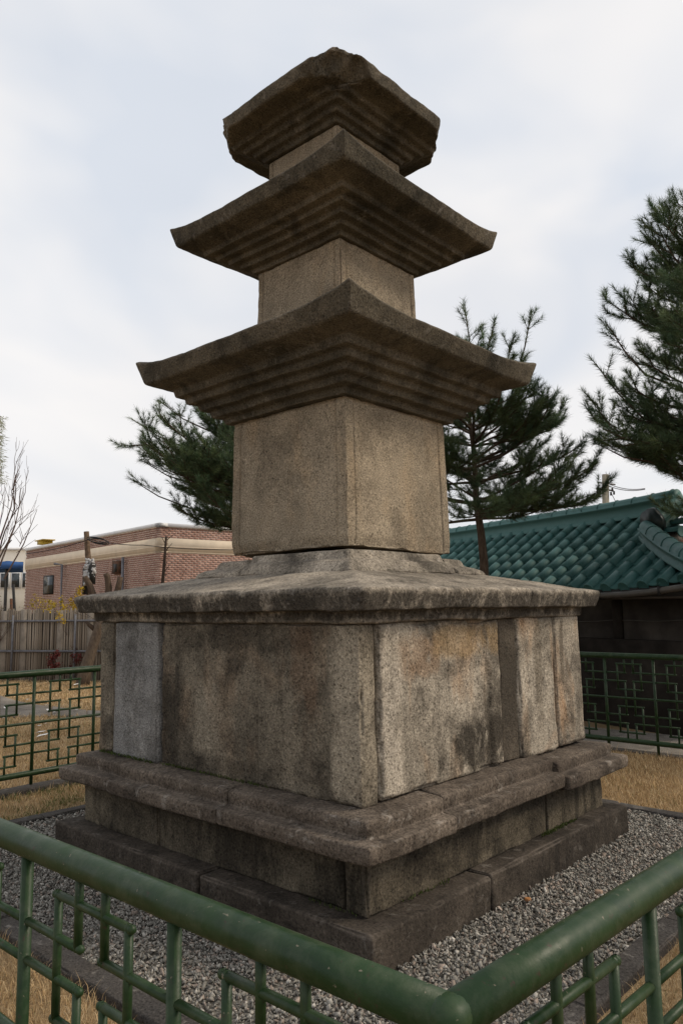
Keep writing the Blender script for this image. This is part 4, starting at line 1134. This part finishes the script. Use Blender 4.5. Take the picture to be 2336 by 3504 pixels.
# ------------------------------------------------------------------ pale building with windows at the far left
c0 = at(-120, 1392, 36); c1 = at(92, 1392, 36); c0[2] = c1[2] = 0
wb = empty('pale_building', c0, 'pale cream building with a row of windows behind the blue canopy', 'building')
d = norm(c1-c0); L = np.linalg.norm(c1-c0); nn = np.cross(d, UPV); nn = -nn if nn @ FWD > 0 else nn
zt = at(40, 1264, 36)[2]
v, q = box((c0+c1)/2-nn*2+UPV*zt/2, (L, 4., zt), np.array([d, nn, UPV])); mk('wall', v, q, M['white_wall'], wb)
v, q = box((c0+c1)/2-nn*1.95+UPV*(zt+.06), (L+.1, 4.1, .12), np.array([d, nn, UPV])); mk('parapet', v, q, M['white_trim'], wb)
for (x0, x1) in ((-44, -24), (-20, -2), (2, 24), (27, 49), (52, 73)):
    a, b = at(x0, 1330, 36), at(x1, 1330, 36); zc0, zc1 = at(30, 1352, 36)[2], at(30, 1314, 36)[2]
    c_ = (a+b)/2; c_[2] = (zc0+zc1)/2; c_ = c_-nn*((c_-c0) @ nn)
    v, q = box(c_+nn*.02, (np.linalg.norm(b-a), .08, zc1-zc0), np.array([d, nn, UPV])); w_ = mk('window', v, q, M['white_trim'], wb)
    v, q = box(c_+nn*.035, (np.linalg.norm(b-a)*.8, .08, (zc1-zc0)*.84), np.array([d, nn, UPV])); mk('pane', v, q, M['glass'], w_)

# ------------------------------------------------------------------ blue canopy and its poles
TZ = 19.5
cdep = at(54, 1300, TZ+1)-at(54, 1300, TZ); cdep[2] = 0; cdep = cdep/np.linalg.norm(cdep)
ct = at(-25, 1300, TZ); base_ = ct.copy(); base_[2] = 0
cn = empty('canopy', base_, 'blue fabric canopy roof with a scalloped valance at the left edge', 'canopy')
ce = at(54, 1298, TZ); zt, zb = at(30, 1288, TZ)[2], at(30, 1306, TZ)[2]
half = np.linalg.norm((ce-ct)[:2]); nseg = 40
us = np.linspace(-half, half, nseg+1)
for s_ in (0., 2.2):
    mb = MB()
    o0 = base_+cdep*s_
    top = np.array([o0+RGT*u+UPV*(zt-.05*abs(math.sin((u+half)*2.3))) for u in us]); bot = np.array([o0+RGT*u+UPV*zb for u in us])
    n = len(us); th = FWD*.012
    v = np.concatenate([top, bot, top+th, bot+th]); i = np.arange(n-1)
    mb.add(v, np.concatenate([np.stack([i, i+1, i+n+1, i+n], -1), np.stack([i+2*n, i+3*n, i+3*n+1, i+2*n+1], -1), np.stack([i, i+2*n, i+2*n+1, i+1], -1), np.stack([i+n, i+n+1, i+3*n+1, i+3*n], -1)]))
    mb.build('valance', M['blue_tarp'], cn)
v = [base_-RGT*half+UPV*(zt-.03), base_+RGT*half+UPV*(zt-.03), base_+RGT*half+cdep*2.2+UPV*(zt-.03), base_-RGT*half+cdep*2.2+UPV*(zt-.03), base_+cdep*1.1+UPV*(zt-.02)]
mk('roof', np.array(v), np.array([[0, 1, 4], [1, 2, 4], [2, 3, 4], [3, 0, 4]]), M['blue_tarp'], cn)
for sx in (-1, 1):
    for s_ in (.03, 2.17):
        b = base_+RGT*half*.5*sx+cdep*s_; v, f = tube([b, b+UPV*zt], .022, 6); mk('leg', v, f, M['black'], cn, True)
PZ = 15.5
def lone_pole(name, pts, r, mat, label, cat='pole'):
    pts = [np.array(p, float) for p in pts]; b = pts[0].copy(); b[2] = 0; pts = [b-UPV*.1]+pts
    rr = np.interp(np.linspace(0, 1, len(pts)), [0, 1], r) if isinstance(r, (list, tuple)) else r
    root = empty(name, b, label, cat); v, f = tube(pts, rr, 8); mk('shaft', v, f, M[mat], root, True); return root
gp = on_ground(40, 1560); Zg = float((gp-CAM) @ FWD)
root = lone_pole('slanted_pole', [at(39, 1535, Zg), at(34, 1400, Zg), at(31, 1342, Zg)], .032, 'black', 'thin black pole leaning in front of the wooden fence near the left edge')
v, f = tube([at(39, 1533, Zg)-UPV*.1, at(38.5, 1520, Zg)], [.07, .06], 8); mk('foot', v, f, M['black'], root, True)
lone_pole('rusty_pole', [at(29, 1540, Zg+.3), at(28, 1460, Zg+.3), at(26.5, 1375, Zg+.3)], .034, 'rust', 'rusty pole standing close beside the thin black leaning pole')
# sawn pole with wrapped bags, cable coils
SZ = 20.5
root = lone_pole('sawn_pole', [at(208, 1390, SZ), at(204, 1300, SZ), at(199, 1221, SZ)], [.095, .070], 'pole_wood', 'sawn off brown wooden pole with plastic wrapped round it, before the brick wall')
rg = random.Random(12)
mb = MB()
for k in range(34):
    c_ = at(206+rg.uniform(-7, 8), rg.uniform(1288, 1338), SZ-.2); s = rg.uniform(.03, .085)
    v, q = rblock((-s, -s*.6, -s), (s, s*.6, s), s*.5, s*.4, s*.8, 22, 0, k); mb.add(v+c_, q)
mb.build('plastic_wrap', M['bag'], root, True)
mb = MB(); mb.add(*box(at(211, 1318, SZ-.2), (.14, .16, .55))); mb.add(*box(at(196, 1335, SZ-.1), (.1, .1, .7))); mb.build('meter_box', M['black'], root)
for k in range(3):
    th = np.linspace(0, 2*np.pi, 16); c_ = at(222+4*k, 1240+2*k, SZ-.15)
    v, f = tube(np.array([c_+RGT*.26*math.cos(t)+UPV*(.07*math.sin(t)-.05*math.cos(t))+FWD*.05*math.sin(t) for t in th]), .012, 4); mk('cable_coil', v, f, M['black'], root, True)
def wire(name, pts, r, label, mat='black', sag=.1):
    pts = [np.array(p) for p in pts]; out = []
    for a, b in zip(pts[:-1], pts[1:]):
        for t in np.linspace(0, 1, 10): out.append(a+(b-a)*t-UPV*sag*4*t*(1-t))
    v, f = tube(out, r, 4); o = mk(name, v, f, M[mat], None, True); tag(o, label, 'wire'); return o
wire('cable', [at(60, 1272, SZ), at(202, 1240, SZ-.15)], .010, 'thin dark cable running left from the sawn pole', sag=.05)
wire('cable', [at(203, 1238, SZ-.15), at(330, 1252, SZ), at(560, 1262, SZ)], .010, 'thin dark cable running right from the sawn pole across the brick wall', sag=.05)
DZ = 15.2
root = lone_pole('dead_sapling', [at(371, 1360, DZ), at(374, 1335, DZ), at(378, 1290, DZ), at(382, 1232, DZ)], [.045, .022], 'dark_twig', 'dead blackish sapling stem in front of the brick building corner', 'tree')
mb = MB(); R = random.Random(4)
for k in range(12):
    s = at(376+.5*k, 1330-8*k, DZ); e = s+RGT*R.gauss(0, .16)+UPV*R.uniform(.0, .2); mb.add(*tube([s, e], [.010, .004], 3, False))
mb.build('branches', M['dark_twig'], root, True)

# fallen petals
R = random.Random(8)
v = np.array([[-.05, 0, 0], [-.02, .022, .012], [.03, .018, .016], [.055, 0, .02], [.03, -.018, .014], [-.02, -.02, .01], [0, 0, .002]]); f = np.array([[0, 6, 1], [1, 6, 2], [2, 6, 3], [3, 6, 4], [4, 6, 5], [5, 6, 0]])
petal_me = mesh_data('petal', v, [f], M['petal'])
for D in ((98, 1691), (94, 1683), (90, 1668), (104, 1663), (110, 1621), (111, 1632), (133, 1635), (175, 1631), (8, 1650), (14, 1626), (25, 1622), (176, 1573), (62, 1608), (4, 1672)):
    o = place('petal', petal_me, on_ground(*D, .045), Matrix.Rotation(R.uniform(0, 6.28), 3, 'Z').to_quaternion(), None, Vector((1, 1, 1))*R.uniform(.8, 1.5))
    tag(o, 'white fallen petal on the lawn behind the left fence', 'petal', 'fallen petals on the lawn')

# ------------------------------------------------------------------ green tiled building
TH, TX, TZ0, ZE, PHI, TW = .48991, 2.86235, 10.15594, 1.76, .60135, 1.80180
ta = -math.sin(TH)*RGT+math.cos(TH)*FWD; tn = -math.cos(TH)*RGT-math.sin(TH)*FWD
tE0 = CAM+TX*RGT+TZ0*FWD; tE0 = np.array([tE0[0], tE0[1], 0.])
SP = .28
slope = -tn*math.cos(PHI)+UPV*math.sin(PHI)          # up the roof
rnorm = tn*math.sin(PHI)+UPV*math.cos(PHI)
def rp(i, t, h=0.):
    """row index (towards the camera), metres up the slope, height above"""
    return tE0-ta*(i*SP)+UPV*ZE+slope*t+rnorm*h
hb_ = empty('tiled_building', rp(-4, 0)*np.array([1, 1, 0]), 'low dark walled building with a green glazed tile roof', 'building')
NT = 7; TL = TW/NT
# where the sloping ridge ends
r_d = ray(1472, 1232); o_r = rp(0, 0); tt = ((o_r-CAM) @ rnorm)/(r_d @ rnorm); P_orn = CAM+r_d*tt
i_orn = -((P_orn-o_r) @ ta)/SP; t_orn = (P_orn-o_r) @ slope
I0, I1 = -34, int(math.floor(i_orn))
def half_tile(r0, r1, L, cap=False, k=12, th=.014):
    a = np.linspace(0, np.pi, k)
    def arc(r, y): return np.stack([r*np.cos(a), np.full(k, y), r*np.sin(a)], -1)
    V = np.concatenate([arc(r0, 0), arc(r1, L), arc(r0-th, 0), arc(r1-th, L)])
    i = np.arange(k-1)
    Q = np.concatenate([np.stack([i, i+1, i+k+1, i+k], -1), np.stack([i+2*k, i, i+1, i+2*k+1], -1)[:, [0, 3, 2, 1]], np.stack([i+k, i+k+1, i+3*k+1, i+3*k], -1)])
    T = np.zeros((0, 3), int)
    if cap:
        b = np.linspace(0, 2*np.pi, 18, endpoint=False); n0 = len(V); rr = r0*1.04
        d0 = np.stack([rr*np.cos(b), np.full(18, -.012), rr*np.sin(b)], -1); d1 = d0.copy(); d1[:, 1] = .004
        d2 = d0.copy(); d2[:, [0, 2]] *= .80; d2[:, 1] = -.006
        V = np.concatenate([V, d0, d1, d2, [[0, -.006, 0]]]); j = np.arange(18); jn = (j+1) % 18
        Q = np.concatenate([Q, np.stack([n0+j, n0+jn, n0+18+jn, n0+18+j], -1), np.stack([n0+jn, n0+j, n0+36+j, n0+36+jn], -1)])
        T = np.stack([n0+36+jn, n0+36+j, np.full(18, n0+54)], -1)
    return V, [Q, T]
v, f = half_tile(.0708, .0668, TL+.03, th=.006); cover_me = mesh_data('cover_tile', v, f, M['tile'], False)
v, f = half_tile(.0725, .0668, TL+.03, True, th=.006); end_me = mesh_data('end_tile', v, f, M['tile'], False)
k = 7; xx = np.linspace(-.115, .115, k); zz = .030*(xx/.115)**2
v = np.concatenate([np.stack([xx, np.zeros(k), zz+.010], -1), np.stack([xx, np.full(k, TL+.02), zz-.010], -1), np.stack([xx, np.zeros(k), zz-.008], -1)]); i = np.arange(k-1)
pan_me = mesh_data('pan_tile', v, [np.concatenate([np.stack([i, i+1, i+k+1, i+k], -1), np.stack([i+2*k, i+2*k+1, i+1, i], -1)])], M['tile'], False)
ex = -ta
RT = Matrix(((ex[0], slope[0], rnorm[0]), (ex[1], slope[1], rnorm[1]), (ex[2], slope[2], rnorm[2])))
if RT.determinant() < 0: ex = ta; RT = Matrix(((ex[0], slope[0], rnorm[0]), (ex[1], slope[1], rnorm[1]), (ex[2], slope[2], rnorm[2])))
RTQ = RT.to_quaternion()
# roof deck
def quad_slab(a, b, c, d, th, nrm):
    v = np.array([a, b, c, d]); v = np.concatenate([v, v-nrm*th])
    return v, np.array([[0, 1, 2, 3], [7, 6, 5, 4], [0, 4, 5, 1], [1, 5, 6, 2], [2, 6, 7, 3], [3, 7, 4, 0]])
r_d = ray(1568, 1318); tt = ((o_r-CAM) @ rnorm)/(r_d @ rnorm); P_h = CAM+r_d*tt
HR = (-((P_h-o_r) @ ta)/SP-i_orn-.6)/(t_orn-.1-(P_h-o_r) @ slope)*SP     # rows gained per metre down the slope
HIPN = int(t_orn/SP*HR)+1                         # the hip runs out about 45 degrees in plan
roof = mk('roof', *quad_slab(rp(I0, .02, -.03), rp(i_orn+HIPN+.3, .02, -.03), rp(i_orn, TW, -.03), rp(I0, TW, -.03), .07, rnorm), M['dark_wall'], hb_)
def hip_i(t): return i_orn+.35+(t_orn-t)/SP*HR if t < t_orn else i_orn+.35
R = random.Random(5)
def curve_up(i):                                       # eaves lift a little towards the near corner
    return .10*max(0., (i-i_orn-1)/5.)**2
for i in range(I0, I1+HIPN+1):
    for j in range(NT):
        t = j*TL
        if i < hip_i(t+TL*.6):
            me = end_me if j == 0 else cover_me
            place('cover_tile' if j else 'end_tile', me, rp(i, t, .018+R.uniform(-.003, .003))+UPV*curve_up(i)*(1-j/NT), RTQ @ Matrix.Rotation(R.gauss(0, .014), 3, 'Z').to_quaternion(), roof)
        if i+.5 < hip_i(t+TL*.6): place('pan_tile', pan_me, rp(i+.5, t, .0)+UPV*curve_up(i+.5)*(1-j/NT), RTQ, roof)
# ridges
def ridge(name, pts, hgt, wdt, parent, tile_len=.32, endcap=True):
    pts = np.array(pts); mb = MB()
    n = len(pts); tg = np.gradient(pts, axis=0); tg /= np.linalg.norm(tg, axis=1)[:, None]
    sd = np.cross(tg, UPV); sd /= np.linalg.norm(sd, axis=1)[:, None]
    prof = [(-wdt*.62, 0), (-wdt*.62, .045), (-wdt*.5, .05), (-wdt*.5, hgt-.02), (-wdt*.66, hgt), (-wdt*.66, hgt+.02)]
    a = np.linspace(np.pi, 0, 9); prof += [(wdt*.55*math.cos(x), hgt+.02+wdt*.55*math.sin(x)) for x in a]
    prof += [(-x, z) for x, z in prof[5::-1]]
    prof = np.array(prof); k = len(prof)
    V = (pts[:, None]+sd[:, None]*prof[None, :, :1]+UPV*prof[None, :, 1:]).reshape(-1, 3)
    i = np.arange(n-1)[:, None]*k; j = np.arange(k-1)[None]
    Q = np.stack([i+j, i+j+1, i+k+j+1, i+k+j], -1).reshape(-1, 4)
    c0 = len(V); V = np.concatenate([V, [pts[0]+UPV*hgt*.6, pts[-1]+UPV*hgt*.6]]); jj = np.arange(k-1)
    T = np.concatenate([np.stack([np.full(k-1, c0), jj+1, jj], -1), np.stack([np.full(k-1, c0+1), (n-1)*k+jj, (n-1)*k+jj+1], -1)])
    o = mk(name, V, [Q, T], M['tile'], parent)
    # joint collars of the cap tiles
    L = np.concatenate([[0], np.cumsum(np.linalg.norm(np.diff(pts, axis=0), axis=1))]); s = tile_len
    while s < L[-1]:
        p_ = np.array([np.interp(s, L, pts[:, c]) for c in range(3)]); t_ = np.array([np.interp(s, L, tg[:, c]) for c in range(3)]); s_ = norm(np.cross(t_, UPV))
        ring = [p_+s_*(wdt*.57*math.cos(x))+UPV*(hgt+.022+wdt*.57*math.sin(x)) for x in np.linspace(0, np.pi, 9)]
        v, f = tube(ring, .006, 4); mk('ridge_collar', v, f, M['tile'], o, True); s += tile_len
    return o
top = lambda i: rp(i, TW, -.02)
ridge('main_ridge', [top(i)+UPV*(.03*max(0, (i-i_orn+6)/6.)**2) for i in np.linspace(I0, i_orn+.9, 40)], .20, .17, hb_)
desc = [rp(i_orn+.75, t, .0) for t in np.linspace(TW+.05, t_orn, 8)]
ridge('descending_ridge', desc, .15, .20, hb_)
hip_pts = []
for s in np.linspace(0, 1, 12):
    t = t_orn-.10-(t_orn-.05)*s; hip_pts.append(rp(i_orn+.6+(t_orn-.1-t)/SP*HR, t, .0)+UPV*(.16*s**2))
ridge('hip_ridge', hip_pts, .13, .19, hb_)
# end ornament: lobed plate facing down the slope
a = np.linspace(0, 2*np.pi, 40, endpoint=False); rr = .17*(1+.10*np.abs(np.sin(2.5*a)))
oc = rp(i_orn+.75, t_orn-.03, .0)+UPV*.17; on = norm(tn-.25*UPV); os_ = norm(np.cross(on, UPV)); ou = np.cross(os_, on); ou = ou if ou[2] > 0 else -ou
pl0 = np.array([oc+os_*r_*.92*math.cos(x)+ou*r_*1.12*math.sin(x) for r_, x in zip(rr, a)])
V = np.concatenate([pl0+on*.03, pl0-on*.05, oc[None]+on*.06, oc[None]-on*.05]); j = np.arange(40); jn = (j+1) % 40
M['ornament'] = simple_mat('dark_glaze', (.012, .028, .028), .4, .4, .4, 12.)
mk('ridge_end_ornament', V, [np.stack([j, j+40, jn+40, jn], -1), np.concatenate([np.stack([j, jn, np.full(40, 80)], -1), np.stack([jn+40, j+40, np.full(40, 81)], -1)])], M['ornament'], hb_)
# gable: verge tiles and brickwork beyond the descending ridge
vq = Matrix(((slope[0], -(-ta)[0], UPV[0]), (slope[1], -(-ta)[1], UPV[1]), (0, 0, 1)))
side_ax = -ta
yv = ta                                                # tile axis runs back into the roof
xv = norm(np.cross(yv, UPV)); zv = np.cross(xv, yv)
VQ = Matrix(((xv[0], yv[0], zv[0]), (xv[1], yv[1], zv[1]), (xv[2], yv[2], zv[2]))).to_quaternion()
for j in range(6):
    place('verge_tile', end_me, rp(i_orn+2.05, t_orn+.06+j*.21, -.02), VQ, hb_)
    place('verge_tile', pan_me, rp(i_orn+1.95, t_orn+.165+j*.21, -.04), VQ, hb_)
g0, g1 = rp(i_orn+1.6, t_orn-.1, -.12), rp(i_orn+1.6, TW, -.12)
gl = [g0, g1, g1+(g1-g0)*np.array([1, 1, 0])+UPV*(g0[2]-g1[2]), ]
mid_w = -tn
gp_ = lambda s, z: np.array([*(g0+mid_w*s)[:2], z])
mk('gable_wall', *quad_slab(g0, g1, gp_(2*((g1-g0) @ mid_w), g0[2]), gp_((g1-g0) @ mid_w, g0[2]), .1, -ta), M['mortar'], hb_)
for r0 in range(10):
    for c_ in range(8):
        s = .05+c_*.2+(.1 if r0 % 2 else 0); z = g0[2]+.05+r0*.067
        lim = g0[2]+min(s-.02, 2*((g1-g0) @ mid_w)-s)*math.tan(PHI)
        if z < lim-.06: place('brick', brick_me, gp_(s, z)-ta*.0, quat(mid_w, ta, UPV), hb_)
# walls, fascia, gutter
wl0, wl1 = rp(I0, 0)-tn*.75, rp(i_orn+HIPN-1.6, 0)-tn*.75; wl0[2] = wl1[2] = 0
Lw = np.linalg.norm(wl1-wl0); axw = np.array([norm(wl1-wl0), tn, UPV])
v, q = box((wl0+wl1)/2-tn*.7+UPV*.84, (Lw, 1.4, 1.72), axw); mk('wall', v, q, M['dark_wall'], hb_)
v, q = box((wl0+wl1)/2+tn*.10+UPV*.55, (Lw+.1, .16, 1.14), axw); mk('plinth_wall', v, q, M['dark_dado'], hb_)
for i in np.arange(-8, i_orn+HIPN-2, 4.6):
    c_ = rp(i, 0)-tn*.73; c_[2] = 0; v, q = box(c_+UPV*1.40, (.13, .07, .58), axw); mk('post', v, q, M['dark_dado'], hb_)
v, f = tube([np.array([*(wl0-tn*-.02+(wl1-wl0)*t)[:2], 1.36+.05*math.sin(t*40)*math.sin(t*7)]) for t in np.linspace(0, 1, 60)], .008, 5); mk('conduit', v, f, M['gutter'], hb_, True)
v, f = tube([rp(i, .0, 0)+tn*.05-UPV*.075+UPV*curve_up(i) for i in np.linspace(I0, i_orn+HIPN+.5, 30)], .038, 8); mk('gutter', v, f, M['gutter'], hb_, True)
mb = MB()
for i in np.arange(-10, i_orn+HIPN, 3.2):
    a = rp(i, .0, 0)-UPV*.075+UPV*curve_up(i); mb.add(*box(a+tn*.05, (.02, .10, .10), axw))
mb.build('gutter_bracket', M['black'], hb_)
v, q = box((rp(I0, 0)+rp(i_orn+HIPN, 0))/2-tn*.02-UPV*.045, (SP*(i_orn+HIPN-I0), .03, .11), axw); mk('fascia', v, q, M['black'], hb_)
v, q = quad_slab(rp(I0, .02)-UPV*.10, rp(i_orn+HIPN, .02)-UPV*.10, rp(i_orn+HIPN, 0)-tn*.95-UPV*.10, rp(I0, 0)-tn*.95-UPV*.10, .03, UPV); mk('soffit', v, q, M['dark_wall'], hb_)
# back slope so that the roof is whole
bk0 = rp(I0, TW); bk1 = rp(i_orn+.4, TW); dn = -tn*math.cos(PHI)-UPV*math.sin(PHI)
v, q = quad_slab(bk0, bk1, bk1+dn*TW, bk0+dn*TW, .06, -tn*math.sin(PHI)+UPV*math.cos(PHI)); mk('back_roof', v, q, M['tile'], hb_)
# end slope below the gable, beyond the hip
e0 = rp(i_orn+1.5, t_orn-.15, -.06); e1 = hip_pts[-1]; e2 = e1-tn*3.0; e3 = e0-tn*1.6
mk('end_roof', *quad_slab(e0, e1, e2, e3, .05, norm(-ta+UPV)), M['tile'], hb_)

# ------------------------------------------------------------------ utility pole with wires
UZ = 30.
pb = at(1390, 1392, UZ); pb[2] = 0
up_ = empty('utility_pole', pb, 'concrete utility pole with crossarm rising behind the green roof', 'utility pole')
v, f = tube([pb, at(1389, 1090, UZ)], [.17, .13], 10); mk('shaft', v, f, M['concrete_pole'], up_, True)
v, f = tube([at(1368, 1122, UZ), at(1408, 1127, UZ)], .035, 6); mk('crossarm', v, f, M['gutter'], up_, True)
v, f = tube([at(1372, 1108, UZ), at(1412, 1113, UZ)], .03, 6); mk('crossarm', v, f, M['gutter'], up_, True)
for x, y in ((1372, 1120), (1405, 1124), (1402, 1133), (1409, 1131)):
    v, f = tube([at(x, y+5, UZ-.1), at(x, y-3, UZ-.1)], .04, 6); mk('insulator', v, f, M['black'], up_, True)
for k, (a, b) in enumerate((((1400, 1113), (1480, 1122)), ((1398, 1117), (1480, 1124)), ((1385, 1124), (1250, 1165)), ((1403, 1133), (1440, 1190)), ((1040, 1214), (1200, 1196)))):
    wire('cable', [at(*a, UZ), at(*b, UZ-2)], .015, ('upper thin wire running right from the utility pole', 'lower thin wire running right from the utility pole', 'thin wire running down left from the utility pole', 'guy wire dropping right from the utility pole', 'thin wire just above the roof ridge right of the pagoda')[k], 'grey_pipe', .1)
